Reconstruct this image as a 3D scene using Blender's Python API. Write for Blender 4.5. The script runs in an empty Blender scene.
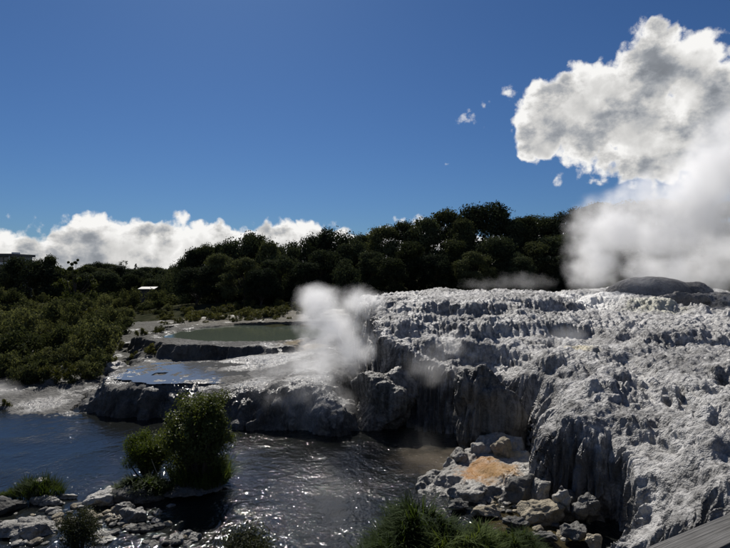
import bpy, bmesh, math, random
import numpy as np
from mathutils import Vector, Matrix

random.seed(7)
RNG = np.random.default_rng(11)
R = math.radians
SC = bpy.context.scene
COL = SC.collection

# ------------------------------------------------------------------ camera, sky, sun, exposure
F = 548.0                     # focal length in photograph pixels (730 px wide)
CAM_Z = 8.0
cam_d = bpy.data.cameras.new('camera')
cam_d.sensor_width = 36.0
cam_d.lens = 36.0 * F / 730.0
cam_d.clip_start = 0.05
cam_d.clip_end = 12000.0
cam = bpy.data.objects.new('camera', cam_d)
COL.objects.link(cam)
cam.location = (0, 0, CAM_Z)
cam.rotation_euler = (R(90), 0, 0)
SC.camera = cam

SUN_AZ, SUN_EL = R(-15), R(43)
SUN_DIR = Vector((math.sin(SUN_AZ) * math.cos(SUN_EL), math.cos(SUN_AZ) * math.cos(SUN_EL), math.sin(SUN_EL)))
sun_d = bpy.data.lights.new('sun', 'SUN')
sun_d.energy = 5.0
sun_d.angle = R(0.5)
sun_d.color = (1.0, 0.95, 0.88)
sun = bpy.data.objects.new('sun', sun_d)
COL.objects.link(sun)
sun.location = SUN_DIR * 100
sun.rotation_euler = (-SUN_DIR).to_track_quat('-Z', 'Y').to_euler()

SC.view_settings.view_transform = 'Standard'
SC.view_settings.look = 'None'
SC.view_settings.gamma = 1.0
SC.view_settings.use_curve_mapping = False
SC.view_settings.exposure = 0.2

cy = SC.cycles
SC.render.engine = 'CYCLES'
cy.use_denoising = True
try:
    cy.denoiser = 'OPENIMAGEDENOISE'
except Exception:
    pass
cy.max_bounces = 7
cy.diffuse_bounces = 2
cy.glossy_bounces = 2
cy.transmission_bounces = 2
cy.transparent_max_bounces = 8
cy.volume_bounces = 5
cy.volume_step_rate = 1.0
cy.volume_max_steps = 256
cy.sample_clamp_indirect = 4.0
cy.sample_clamp_direct = 0.0
cy.use_adaptive_sampling = True
cy.adaptive_threshold = 0.02


class NT:
    """Small wrapper for building node trees."""
    def __init__(self, tree):
        self.t = tree

    def n(self, kind, **kw):
        nd = self.t.nodes.new(kind)
        for k, v in kw.items():
            setattr(nd, k, v)
        return nd

    def put(self, sock, v):
        if isinstance(v, bpy.types.NodeSocket):
            self.t.links.new(v, sock)
        elif v is not None:
            sock.default_value = v

    def math(self, op, a, b=None, c=None, clamp=False):
        nd = self.n('ShaderNodeMath', operation=op, use_clamp=clamp)
        for i, v in enumerate((a, b, c)):
            self.put(nd.inputs[i], v)
        return nd.outputs[0]

    def vmath(self, op, a, b=None, out=0):
        nd = self.n('ShaderNodeVectorMath', operation=op)
        self.put(nd.inputs[0], a)
        if b is not None:
            if op == 'SCALE':
                self.put(nd.inputs['Scale'], b)
            else:
                self.put(nd.inputs[1], b)
        return nd.outputs[out]

    def rng(self, v, a, b, c=0.0, d=1.0, smooth=True, clamp=True):
        nd = self.n('ShaderNodeMapRange', interpolation_type='SMOOTHSTEP' if smooth else 'LINEAR')
        if not smooth:
            nd.clamp = clamp
        for i, x in enumerate((v, a, b, c, d)):
            self.put(nd.inputs[i], x)
        return nd.outputs[0]

    def noise(self, vec, scale, detail=4.0, rough=0.55, dist=0.0, lac=2.0, color=False, dim='3D'):
        nd = self.n('ShaderNodeTexNoise', noise_dimensions=dim)
        if vec is not None:
            self.put(nd.inputs['Vector'], vec)
        nd.inputs['Scale'].default_value = scale
        nd.inputs['Detail'].default_value = detail
        nd.inputs['Roughness'].default_value = rough
        nd.inputs['Lacunarity'].default_value = lac
        nd.inputs['Distortion'].default_value = dist
        return nd.outputs['Color' if color else 0]

    def voro(self, vec, scale, feature='F1', rand=1.0):
        nd = self.n('ShaderNodeTexVoronoi', feature=feature)
        self.put(nd.inputs['Vector'], vec)
        nd.inputs['Scale'].default_value = scale
        nd.inputs['Randomness'].default_value = rand
        return nd.outputs['Distance']

    def mix(self, f, a, b, blend='MIX'):
        nd = self.n('ShaderNodeMix', data_type='RGBA', blend_type=blend)
        self.put(nd.inputs[0], f)
        self.put(nd.inputs[6], a if not isinstance(a, tuple) or len(a) == 4 else (*a, 1))
        self.put(nd.inputs[7], b if not isinstance(b, tuple) or len(b) == 4 else (*b, 1))
        return nd.outputs[2]

    def ramp(self, f, stops):
        nd = self.n('ShaderNodeValToRGB')
        el = nd.color_ramp.elements
        while len(el) < len(stops):
            el.new(0.5)
        for e, (p, c) in zip(el, stops):
            e.position = p
            e.color = (*c, 1) if len(c) == 3 else c
        self.put(nd.inputs[0], f)
        return nd.outputs[0]

    def bump(self, h, strength, dist, normal=None):
        nd = self.n('ShaderNodeBump')
        nd.inputs['Strength'].default_value = strength
        nd.inputs['Distance'].default_value = dist
        self.put(nd.inputs['Height'], h)
        if normal is not None:
            self.put(nd.inputs['Normal'], normal)
        return nd.outputs[0]

    def xyz(self, x, y, z):
        nd = self.n('ShaderNodeCombineXYZ')
        for i, v in enumerate((x, y, z)):
            self.put(nd.inputs[i], v)
        return nd.outputs[0]

    def sep(self, v):
        nd = self.n('ShaderNodeSeparateXYZ')
        self.put(nd.inputs[0], v)
        return nd.outputs


def azel(px, py):
    """Direction (azimuth, elevation in degrees) in which the photograph shows a point of the sky."""
    x, z = (px - 365) / F, (274 - py) / F
    return math.degrees(math.atan2(x, 1)), math.degrees(math.atan2(z, math.hypot(1, x)))


def build_world():
    w = bpy.data.worlds.new('World')
    SC.world = w
    w.use_nodes = True
    t = w.node_tree
    t.nodes.clear()
    N = NT(t)
    out = N.n('ShaderNodeOutputWorld')
    sky = N.n('ShaderNodeTexSky', sky_type='NISHITA')
    sky.sun_disc = False
    sky.sun_elevation = SUN_EL
    sky.sun_rotation = SUN_AZ
    sky.altitude = 300
    sky.air_density = 1.0
    sky.dust_density = 0.35
    sky.ozone_density = 2.2

    # one node group: how thick the cloud is in a direction
    g = bpy.data.node_groups.new('cloud_thickness', 'ShaderNodeTree')
    g.interface.new_socket('Dir', in_out='INPUT', socket_type='NodeSocketVector')
    g.interface.new_socket('Thick', in_out='OUTPUT', socket_type='NodeSocketFloat')
    G = NT(g)
    gi, go = G.n('NodeGroupInput'), G.n('NodeGroupOutput')
    d = gi.outputs[0]
    x, y, z = G.sep(d)
    az = G.math('DEGREES', G.math('ARCTAN2', x, y))
    el = G.math('DEGREES', G.math('ARCSINE', z))
    warp = G.vmath('SUBTRACT', G.noise(d, 9.0, 2, 0.6, color=True), (0.5, 0.5, 0.5))
    wx, wy, wz = G.sep(warp)
    # cumulus heap, as ellipses in azimuth and elevation
    blobs = [  # px, py, half width px, half height px
        (560, 112, 52, 36), (600, 92, 62, 34), (655, 72, 42, 44), (640, 120, 100, 44), (690, 62, 44, 24),
        (712, 95, 60, 48), (655, 158, 62, 30), (545, 138, 36, 18), (700, 140, 70, 50), (760, 110, 60, 60), (800, 90, 60, 50)]
    acc = None
    for px, py, rx, ry in blobs:
        a, e = azel(px, py)
        ra = rx / F * 57.3 * 0.86
        re = ry / F * 57.3 * 0.88
        dx = G.math('MULTIPLY', G.math('SUBTRACT', G.math('MULTIPLY_ADD', wx, 5.0, az), a), 1 / ra)
        dy = G.math('MULTIPLY', G.math('SUBTRACT', G.math('MULTIPLY_ADD', wz, 5.0, el), e), 1 / re)
        rr = G.math('SQRT', G.math('ADD', G.math('MULTIPLY', dx, dx), G.math('MULTIPLY', dy, dy)))
        v = G.math('SUBTRACT', 1.0, rr)
        if acc is None:
            acc = v
        else:
            acc = G.math('SMOOTH_MAX', acc, v, 0.25)
    # small torn puffs
    small = None
    for px, py, rx, ry in [(468, 113, 11, 8), (485, 110, 6, 9), (452, 166, 12, 5), (559, 176, 6, 7), (602, 181, 9, 5),
                           (492, 155, 5, 4)]:
        a, e = azel(px, py)
        ra, re = rx * 1.9 / F * 57.3, ry * 1.9 / F * 57.3
        dx = G.math('MULTIPLY', G.math('SUBTRACT', G.math('MULTIPLY_ADD', wx, 3.0, az), a), 1 / ra)
        dy = G.math('MULTIPLY', G.math('SUBTRACT', G.math('MULTIPLY_ADD', wz, 3.0, el), e), 1 / re)
        rr = G.math('SQRT', G.math('ADD', G.math('MULTIPLY', dx, dx), G.math('MULTIPLY', dy, dy)))
        v = G.math('MULTIPLY', G.math('SUBTRACT', 1.0, rr), 0.55)
        small = v if small is None else G.math('MAXIMUM', small, v)
    acc = G.math('MAXIMUM', acc, G.math('SUBTRACT', small, 0.30))
    # bank of cumulus all round the horizon; more heaps behind the viewer
    big = G.noise(G.vmath('MULTIPLY', d, (1, 1, 0.3)), 7.0, 2, 0.5)
    top = G.math('MULTIPLY_ADD', big, 4.8, 2.6)
    bank = G.math('MULTIPLY', G.math('SUBTRACT', top, el), 0.30)
    bank = G.math('MINIMUM', bank, 0.62)
    acc = G.math('MAXIMUM', acc, bank)
    back = G.math('MULTIPLY', G.math('SUBTRACT', big, 0.60), 4.0)
    back = G.math('SUBTRACT', back, G.rng(y, -0.25, 0.15, 0.0, 3.0, False))
    acc = G.math('MAXIMUM', acc, G.math('MINIMUM', back, 0.8))
    f1 = G.noise(d, 15.0, 8, 0.62, 0.0)
    b1 = G.math('ABSOLUTE', G.math('SUBTRACT', G.noise(d, 22.0, 2, 0.5), 0.5))
    f = G.math('ADD', acc, G.math('MULTIPLY', G.math('SUBTRACT', f1, 0.52), 1.7))
    f = G.math('ADD', f, G.math('MULTIPLY', G.math('SUBTRACT', 0.08, b1), -1.7))
    g.links.new(f, go.inputs[0])

    tc = N.n('ShaderNodeTexCoord')
    d0 = tc.outputs['Generated']
    d0 = N.vmath('NORMALIZE', d0)

    def thick(v):
        nd = N.n('ShaderNodeGroup')
        nd.node_tree = g
        t.links.new(v, nd.inputs[0])
        return nd.outputs[0]

    f0 = thick(d0)
    S = tuple(SUN_DIR)
    def toward(k):
        return N.vmath('NORMALIZE', N.vmath('ADD', d0, tuple(c * k for c in S)))
    fa = thick(toward(0.035))
    alpha = N.rng(f0, -0.06, 0.22)
    # thin edges shine, thick middles are grey; heaps towards the sun shade the ones behind
    sh = N.rng(N.noise(N.vmath('MULTIPLY', d0, (1.0, 1.0, 1.4)), 13.0, 6, 0.6, 0.0), 0.33, 0.57)
    e0 = N.math('POWER', 2.718, N.math('MULTIPLY', N.math('MAXIMUM', f0, 0.0), -3.0))
    ea = N.math('POWER', 2.718, N.math('MULTIPLY', N.math('MAXIMUM', fa, 0.0), -0.9))
    lit = N.math('ADD', N.math('MULTIPLY', e0, 0.9), N.math('MULTIPLY', N.math('MULTIPLY', sh, ea), 0.85), clamp=True)
    val = N.math('MULTIPLY_ADD', lit, 1.15, 0.34)
    tint = N.mix(N.rng(lit, 0.0, 0.6), (0.88, 0.95, 1.06, 1), (1.0, 0.99, 0.97, 1))
    cl = N.vmath('SCALE', tint, N.math('MULTIPLY', val, 11.0))
    mx = N.mix(alpha, N.mix(1.0, sky.outputs[0], (0.36, 0.58, 0.89, 1), 'MULTIPLY'), cl)
    bg = N.n('ShaderNodeBackground')
    bg.inputs['Strength'].default_value = 0.05
    t.links.new(mx, bg.inputs[0])
    t.links.new(bg.outputs[0], out.inputs[0])
    try:
        w.cycles.sampling_method = 'MANUAL'
        w.cycles.sample_map_resolution = 512
    except Exception:
        pass


build_world()

# ------------------------------------------------------------------ helpers: noise, meshes, tags
def _hash(ix, iy, iz, seed):
    h = (ix.astype(np.uint32) * np.uint32(374761393) + iy.astype(np.uint32) * np.uint32(668265263)
         + iz.astype(np.uint32) * np.uint32(2147483647 ^ 0x5bd1e995) + np.uint32(seed * 974711 & 0xffffffff))
    h = (h ^ (h >> np.uint32(13))) * np.uint32(1274126177)
    h = (h ^ (h >> np.uint32(16))) * np.uint32(2246822519)
    return (h ^ (h >> np.uint32(15))).astype(np.float32) / np.float32(4294967295.0)


def vnoise(x, y, z, seed=0):
    """Value noise, -1 to 1."""
    x, y, z = (np.asarray(v, np.float32) for v in np.broadcast_arrays(x, y, z))
    fx, fy, fz = np.floor(x), np.floor(y), np.floor(z)
    ix, iy, iz = fx.astype(np.int64), fy.astype(np.int64), fz.astype(np.int64)
    u, v, w = x - fx, y - fy, z - fz
    u, v, w = (t * t * t * (t * (t * 6 - 15) + 10) for t in (u, v, w))
    res = 0
    for dx in (0, 1):
        wx = u if dx else 1 - u
        for dy in (0, 1):
            wy = v if dy else 1 - v
            for dz in (0, 1):
                wz = w if dz else 1 - w
                res = res + _hash(ix + dx, iy + dy, iz + dz, seed) * wx * wy * wz
    return res * 2 - 1


def fbm(x, y, z, octaves=4, seed=0, gain=0.5):
    a, s, f = 1.0, 0, 1.0
    for o in range(octaves):
        s = s + a * vnoise(x * f, y * f, z * f, seed + o * 17)
        a *= gain
        f *= 2.03
    return s


def worley(x, y, z, seed=0):
    """Distance to the nearest feature point and to the second."""
    x, y, z = (np.asarray(v, np.float32) for v in np.broadcast_arrays(x, y, z))
    fx, fy, fz = np.floor(x), np.floor(y), np.floor(z)
    ix, iy, iz = fx.astype(np.int64), fy.astype(np.int64), fz.astype(np.int64)
    d1 = np.full(x.shape, 9.0, np.float32)
    d2 = d1.copy()
    for dx in (-1, 0, 1):
        for dy in (-1, 0, 1):
            for dz in (-1, 0, 1):
                cx, cy_, cz = ix + dx, iy + dy, iz + dz
                px = fx + dx + _hash(cx, cy_, cz, seed) - x
                py = fy + dy + _hash(cx, cy_, cz, seed + 101) - y
                pz = fz + dz + _hash(cx, cy_, cz, seed + 202) - z
                d = px * px + py * py + pz * pz
                d2 = np.minimum(d2, np.maximum(d, d1))
                d1 = np.minimum(d1, d)
    return np.sqrt(d1), np.sqrt(d2)


def sstep(v, a, b):
    t = np.clip((v - a) / (b - a), 0, 1)
    return t * t * (3 - 2 * t)


def mesh_np(name, V, Fq, smooth=True, mat=None):
    """Mesh from an (n,3) array and an (m,k) array of faces with k corners each."""
    V = np.asarray(V, np.float32)
    Fq = np.asarray(Fq, np.int32)
    me = bpy.data.meshes.new(name)
    k = Fq.shape[1]
    me.vertices.add(len(V))
    me.vertices.foreach_set('co', V.ravel())
    me.loops.add(Fq.size)
    me.loops.foreach_set('vertex_index', Fq.ravel())
    me.polygons.add(len(Fq))
    me.polygons.foreach_set('loop_start', np.arange(0, Fq.size, k, dtype=np.int32))
    me.polygons.foreach_set('use_smooth', np.full(len(Fq), smooth))
    me.update(calc_edges=True)
    me.validate()
    if mat:
        me.materials.append(mat)
    return me


def grid_faces(nr, nc):
    i = np.arange(nr * nc).reshape(nr, nc)
    return np.stack([i[:-1, :-1], i[:-1, 1:], i[1:, 1:], i[1:, :-1]], -1).reshape(-1, 4)


def link(name, me, parent=None, loc=(0, 0, 0), rz=0.0, sc=1.0):
    o = bpy.data.objects.new(name, me)
    COL.objects.link(o)
    o.location = loc
    o.rotation_euler = (0, 0, rz)
    o.scale = (sc, sc, sc) if not isinstance(sc, tuple) else sc
    if parent:
        o.parent = parent
    return o


def tag(o, label=None, cat=None, group=None, kind=None):
    if label:
        o['label'] = label
    if cat:
        o['category'] = cat
    if group:
        o['group'] = group
    if kind:
        o['kind'] = kind
    return o


def at(px, py, y):
    """World point that lies y metres in front of the camera where the photograph shows (px, py)."""
    return Vector(((px - 365) / F * y, y, CAM_Z - (py - 274) / F * y))


def onz(px, py, z):
    """World point at height z where the photograph shows (px, py)."""
    return at(px, py, (CAM_Z - z) * F / (py - 274))


class RBF:
    """Smooth height through scattered points (linear kernel plus plane)."""
    def __init__(self, pts, eps=0.6):
        P = np.array(pts, float)
        self.c = P[:, :2]
        self.e = eps
        n = len(P)
        A = np.zeros((n + 3, n + 3))
        A[:n, :n] = self.k(np.hypot(self.c[:, None, 0] - self.c[None, :, 0], self.c[:, None, 1] - self.c[None, :, 1]))
        A[:n, n] = 1
        A[:n, n + 1:] = self.c
        A[n, :n] = 1
        A[n + 1:, :n] = self.c.T
        self.w = np.linalg.solve(A, np.concatenate([P[:, 2], [0, 0, 0]]))

    def k(self, r):
        return -np.sqrt(r * r + self.e ** 2)

    def __call__(self, x, y):
        n = len(self.c)
        s = self.w[n] + self.w[n + 1] * x + self.w[n + 2] * y
        for (cx, cy_), w in zip(self.c, self.w[:n]):
            s = s + w * self.k(np.hypot(x - cx, y - cy_))
        return s


def poly_dist(poly, x, y):
    """Signed distance (inside positive) to a closed polygon and length along it."""
    P = np.array(poly, float)
    Q = np.roll(P, -1, 0)
    best = np.full(x.shape, 1e9)
    tt = np.zeros(x.shape)
    inside = np.zeros(x.shape, bool)
    acc = 0.0
    for (ax, ay), (bx, by) in zip(P, Q):
        ex, ey = bx - ax, by - ay
        L2 = ex * ex + ey * ey
        u = np.clip(((x - ax) * ex + (y - ay) * ey) / L2, 0, 1)
        d = np.hypot(x - ax - u * ex, y - ay - u * ey)
        m = d < best
        best = np.where(m, d, best)
        tt = np.where(m, acc + u * math.sqrt(L2), tt)
        acc += math.sqrt(L2)
        c = ((ay > y) != (by > y))
        with np.errstate(divide='ignore', invalid='ignore'):
            xi = ax + (y - ay) * ex / (ey if ey else 1e-9)
        inside ^= c & (x < xi)
    return np.where(inside, best, -best), tt


def polar_sheet(fn, a0, a1, na, r0, r1, nfine, nr, flat=1.0):
    """Grid over a sector, rows spread evenly along the relief (so that cliffs get rows of their own)."""
    th = np.radians(np.linspace(a0, a1, na))
    rr = np.exp(np.linspace(math.log(r0), math.log(r1), nfine))
    T, RR = np.meshgrid(th, rr)
    X, Y = RR * np.sin(T), RR * np.cos(T)
    H = fn(X, Y)
    ds = np.hypot(np.diff(RR, axis=0) * flat, np.diff(H, axis=0)) / RR[1:]
    s = np.vstack([np.zeros(na), np.cumsum(ds, 0)])
    Rn = np.empty((nr, na))
    for j in range(na):
        Rn[:, j] = np.interp(np.linspace(0, s[-1, j], nr), s[:, j], rr)
    k = 14
    c = np.cumsum(np.pad(Rn, ((0, 0), (k + 1, k)), mode='edge'), axis=1)
    Rn = (c[:, 2 * k + 1:] - c[:, :-(2 * k + 1)]) / (2 * k + 1)     # rows drift smoothly from column to column
    T = np.broadcast_to(th, Rn.shape)
    X, Y = Rn * np.sin(T), Rn * np.cos(T)
    return X, Y


def blur(A, k):
    for ax in (0, 1):
        pad = [(0, 0)] * A.ndim
        pad[ax] = (k + 1, k)
        c = np.cumsum(np.pad(A, pad, mode='edge'), axis=ax)
        n = A.shape[ax]
        hi = np.take(c, np.arange(2 * k + 1, 2 * k + 1 + n), axis=ax)
        lo = np.take(c, np.arange(0, n), axis=ax)
        A = (hi - lo) / (2 * k + 1)
    return A


def normals_of(V, k=0):
    if k:
        V = blur(blur(V, k), k)
    du = np.gradient(V, axis=1)
    dv = np.gradient(V, axis=0)
    n = np.cross(du, dv)
    n /= np.linalg.norm(n, axis=-1, keepdims=True) + 1e-9
    n[n[..., 2] < 0] *= -1
    return n


# ------------------------------------------------------------------ materials
def material(name):
    m = bpy.data.materials.new(name)
    m.use_nodes = True
    m.node_tree.nodes.clear()
    N = NT(m.node_tree)
    out = N.n('ShaderNodeOutputMaterial')
    return m, N, out


def principled(N, out, color, rough, normal=None, spec=0.5, **kw):
    b = N.n('ShaderNodeBsdfPrincipled')
    N.put(b.inputs['Base Color'], color if not isinstance(color, tuple) or len(color) == 4 else (*color, 1))
    N.put(b.inputs['Roughness'], rough)
    N.put(b.inputs['Specular IOR Level'], spec)
    if normal is not None:
        N.put(b.inputs['Normal'], normal)
    for k, v in kw.items():
        N.put(b.inputs[k], v)
    N.t.links.new(b.outputs[0], out.inputs[0])
    return b


def sinter_mat(name, light=(0.40, 0.392, 0.38), dark=(0.058, 0.057, 0.056), stains_and_shade=(), wet=0.0, streak=1.0, scale=1.0, slick=(), relief=0.9):
    """Grey silica sinter: cauliflower relief, dark wet streaks that run down, mineral stain patches, and cliff shade painted as dark patches."""
    m, N, out = material(name)
    P = N.n('ShaderNodeNewGeometry').outputs['Position']
    big = N.noise(P, 0.55 * scale, 4, 0.6)
    med = N.noise(P, 3.2 * scale, 5, 0.62)
    fine = N.noise(P, 17.0 * scale, 4, 0.6)
    run = N.noise(N.vmath('MULTIPLY', P, (3.0, 3.0, 0.22)), 1.6 * scale, 4, 0.6)
    f = N.math('ADD', N.math('MULTIPLY', big, 0.50), N.math('ADD', N.math('MULTIPLY', med, 0.42), N.math('MULTIPLY', fine, 0.25)))
    f = N.math('ADD', f, N.math('MULTIPLY', N.math('SUBTRACT', run, 0.5), 0.55 * streak))
    area = N.noise(N.vmath('MULTIPLY', P, (1.0, 0.55, 1.6)), 0.20 * scale, 3, 0.6)
    f = N.math('ADD', f, N.math('MULTIPLY', N.math('SUBTRACT', area, 0.5), 0.55))
    col = N.ramp(f, [(0.38, dark), (0.53, tuple((a + b) * 0.42 for a, b in zip(light, dark))), (0.69, light), (0.83, tuple(min(1, c * 1.25) for c in light))])
    for (sx, sy, sz), rad, c, amt in stains_and_shade:
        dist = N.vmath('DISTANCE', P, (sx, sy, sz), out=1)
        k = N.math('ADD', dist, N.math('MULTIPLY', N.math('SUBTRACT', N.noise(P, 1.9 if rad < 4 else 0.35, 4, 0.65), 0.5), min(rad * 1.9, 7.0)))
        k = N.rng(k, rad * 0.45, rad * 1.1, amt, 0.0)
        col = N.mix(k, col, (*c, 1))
    v1 = N.voro(N.vmath('ADD', P, N.vmath('SCALE', N.noise(P, 2.5, 2, color=True), 0.25)), 6.5 * scale)
    v2 = N.voro(P, 19.0 * scale)
    h = N.math('ADD', N.math('MULTIPLY', v1, -0.9), N.math('MULTIPLY', v2, -0.42))
    h = N.math('ADD', h, N.math('MULTIPLY', fine, 0.55))
    nrm = N.bump(h, relief, 0.065 / scale)
    rough = N.rng(N.noise(P, 0.45, 6, 0.68), 0.38, 0.66, 0.72 - wet * 0.45, 0.40 - wet * 0.28)
    if wet > 0.4:      # mostly matt, with slick patches
        rough = N.rng(N.noise(P, 0.40, 6, 0.7), 0.54, 0.66, 0.92, 0.24)
    for (sx, sy, sz), rad in slick:      # where water runs over it
        dist = N.vmath('DISTANCE', P, (sx, sy, sz), out=1)
        k = N.math('ADD', dist, N.math('MULTIPLY', N.math('SUBTRACT', N.noise(P, 0.9, 5, 0.7), 0.5), min(rad * 2.2, 6.0)))
        rough = N.math('MULTIPLY', rough, N.rng(k, rad * 0.4, rad, 0.30, 1.0))
    principled(N, out, col, rough, nrm, spec=0.30 + 0.1 * wet)
    return m


def leaf_mat(name, c1, c2, trans=0.35, tcol=None, rough=0.65, spec=0.12):
    m, N, out = material(name)
    oi = N.n('ShaderNodeObjectInfo').outputs['Random']
    P = N.n('ShaderNodeNewGeometry')
    f = N.math('ADD', N.math('MULTIPLY', N.noise(P.outputs['Position'], 1.7, 3, 0.6), 0.9), N.math('MULTIPLY', N.math('SUBTRACT', oi, 0.5), 0.8))
    f = N.math('ADD', f, N.math('MULTIPLY', N.math('SUBTRACT', P.outputs['Random Per Island'], 0.5), 0.55))
    col = N.mix(N.rng(f, 0.15, 0.85), (*c1, 1), (*c2, 1))
    b = N.n('ShaderNodeBsdfPrincipled')
    N.put(b.inputs['Base Color'], col)
    b.inputs['Roughness'].default_value = rough
    b.inputs['Specular IOR Level'].default_value = spec
    tr = N.n('ShaderNodeBsdfTranslucent')
    tc = tcol or (1.3, 1.25, 0.5)
    N.put(tr.inputs[0], N.mix(1.0, col, (*tc, 1), 'MULTIPLY'))
    ms = N.n('ShaderNodeMixShader')
    ms.inputs[0].default_value = trans
    N.t.links.new(b.outputs[0], ms.inputs[1])
    N.t.links.new(tr.outputs[0], ms.inputs[2])
    N.t.links.new(ms.outputs[0], out.inputs[0])
    return m


def simple_mat(name, c1, c2, scale=3.0, rough=0.8, bump=0.3, dist=0.03, spec=0.3, stretch=(1, 1, 1), detail=5):
    m, N, out = material(name)
    P = N.n('ShaderNodeTexCoord').outputs['Object']
    v = N.vmath('MULTIPLY', P, stretch)
    f = N.noise(v, scale, detail, 0.62)
    col = N.mix(N.rng(f, 0.3, 0.7), (*c1, 1), (*c2, 1))
    principled(N, out, col, rough, N.bump(N.noise(v, scale * 4, 4, 0.6), bump, dist), spec)
    return m


def water_mat(name, deep, rough=0.04, waves=((1.2, 0.5, 0.06),), calm=None, film=False, shallow=None):
    """Water surface: dark body colour under a clear reflecting surface with ripples."""
    m, N, out = material(name)
    P = N.n('ShaderNodeNewGeometry').outputs['Position']
    h = None
    for sc, amp, stretch in waves:
        v = N.noise(N.vmath('MULTIPLY', P, (1.0, stretch, 1.0)), sc, 3, 0.6, 0.4)
        v = N.math('MULTIPLY', v, amp)
        h = v if h is None else N.math('ADD', h, v)
    if calm:
        h = N.math('MULTIPLY', h, N.rng(N.noise(P, 0.30, 4, 0.6), 0.30, 0.70, 0.35, 1.35))
        # stiller water towards one side
        x, y, z = N.sep(P)
        h = N.math('MULTIPLY', h, N.rng(N.math('ADD', x, N.math('MULTIPLY', N.noise(P, 0.25, 3), 5.0)), calm[0], calm[1], calm[2], 1.0))
    col = (*deep, 1)
    if shallow:
        for (sx, sy), rad, c in shallow:
            dist = N.vmath('DISTANCE', P, (sx, sy, 0.0), out=1)
            k = N.math('ADD', dist, N.math('MULTIPLY', N.math('SUBTRACT', N.noise(P, 0.8, 5, 0.65), 0.5), rad * 1.6))
            col = N.mix(N.rng(k, rad * 0.3, rad, 0.9, 0.0), col, (*c, 1))
    b = principled(N, out, col, rough, N.bump(h, 1.0, 1.0), 0.5)
    b.inputs['IOR'].default_value = 1.33
    return m


M = {}

# ------------------------------------------------------------------ the lie of the land
def P3(px, py, y):
    v = at(px, py, y)
    return (v.x, v.y, v.z)


MAIN_EDGE = [(-0.5, 60), (-0.6, 46), (-0.3, 37), (-0.1, 32.5), (0.4, 30), (1.1, 28.7), (2.5, 28.3), (4.2, 27.6), (5.6, 26.3), (6.6, 24.8), (7.0, 22.8),
             (6.5, 20.9), (6.1, 19.2), (6.8, 18.2), (7.7, 17.9), (7.5, 16.9), (6.9, 16.2), (6.5, 14.9), (6.6, 13.2), (7.2, 11.6),
             (8.4, 9.6), (10, 8), (60, 8), (60, 75), (-0.5, 75)]
MAIN = RBF([P3(385, 332, 30.2), P3(420, 336, 29.9), P3(455, 344, 29.2), P3(398, 294, 35), P3(450, 292, 36), P3(500, 291, 40),
            P3(560, 292, 42), P3(600, 293, 44), P3(730, 295, 46), P3(430, 312, 32.4), P3(480, 316, 32), P3(525, 320, 32), P3(480, 346, 28.8),
            P3(505, 366, 27.2), P3(540, 353, 26.5), P3(578, 348, 26), P3(620, 337, 27), P3(650, 322, 31), P3(700, 316, 33), P3(735, 313, 34),
            P3(538, 424, 20.2), P3(565, 412, 19.4), P3(600, 400, 19.4), P3(600, 380, 21), P3(560, 393, 22), P3(528, 400, 24), P3(650, 365, 22.5),
            P3(730, 345, 23.5), P3(622, 466, 16.6), P3(640, 434, 17.4), P3(690, 438, 15.6), P3(730, 432, 15.2), P3(660, 500, 14.7),
            P3(612, 512, 15.6), P3(700, 482, 13.6), P3(730, 382, 18.5), P3(690, 400, 18.2), P3(640, 398, 19.4), P3(730, 500, 12.3),
            (25, 62, 6.4), (50, 60, 6.6), (8, 60, 6.2), (0, 48, 6.2), (0, 36, 6.0), (22, 12, 5.8), (14, 9, 5.0), (40, 30, 6.6), (9, 9, 2.4), (-1, 60, 6.1), (16, 50, 6.5), (30, 50, 6.6)])


def dome(w):
    return np.sqrt(np.clip(1.05 - w * w, 0.02, None)) - 0.75


def stepped(v, st, lo, hi, amt):
    """Treads and risers: v with its rise gathered into the upper part of every step."""
    q = v / st
    f = q - np.floor(q)
    return v + st * amt * (sstep(f, lo, hi) - f)


def main_height(x, y):
    wx = x + 0.55 * fbm(x * 0.55, y * 0.55, 0.0, 3, 3)
    wy = y + 0.55 * fbm(x * 0.55, y * 0.55, 9.0, 3, 4)
    s, t = poly_dist(MAIN_EDGE, wx, wy)
    # hanging curtains: the cliff is fluted along its length
    fl = vnoise(t * 1.3, 0.0, 3.0, 5) * 0.5 + (1 - np.abs(vnoise(t * 3.4, 0.0, 7.0, 6)) * 2) * 0.22 + (1 - np.abs(vnoise(t * 8.0, 0.0, 1.0, 8)) * 2) * 0.10
    s = s + fl * 0.42
    B = MAIN(x, y) - 0.5
    inn = sstep(s, 0.5, 2.2) * (1 - 0.85 * sstep(B, 5.9, 6.6))
    # draped steps: every tread ends in rounded lobes with a fluted drop below
    ux, uy = x + 0.5 * fbm(x * 0.6, y * 0.6, 1.0, 2, 22), y + 0.5 * fbm(x * 0.6, y * 0.6, 3.0, 2, 23)
    l1, _ = worley(ux * 0.48, uy * 0.34, 0.5, 24)
    l2, _ = worley(ux * 1.25 + 3, uy * 0.85, 0.5, 25)
    l3, _ = worley(ux * 3.0 + 7, uy * 2.1, 0.5, 26)
    flute = 0.055 * vnoise(x * 4.2, y * 1.6, 0, 27) + 0.040 * vnoise(x * 9, y * 3.2, 0, 28)
    L = B + (0.62 * fbm(x * 0.24, y * 0.24, 5.0, 3, 21) + 0.80 * dome(l1) + 0.44 * dome(l2) + 0.08 * dome(l3) + flute) * inn
    L = L + (stepped(L, 1.05, 0.40, 0.97, 0.50) - L) * inn
    L = L + (stepped(L + 0.10 * dome(l3) + flute, 0.36, 0.45, 0.97, 0.35) - L) * inn * 0.8
    c = np.clip(s / 1.15, 0, 1)
    prof = 1 - (1 - c) ** 2.7
    return -0.8 + (L + 0.8) * prof


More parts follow.
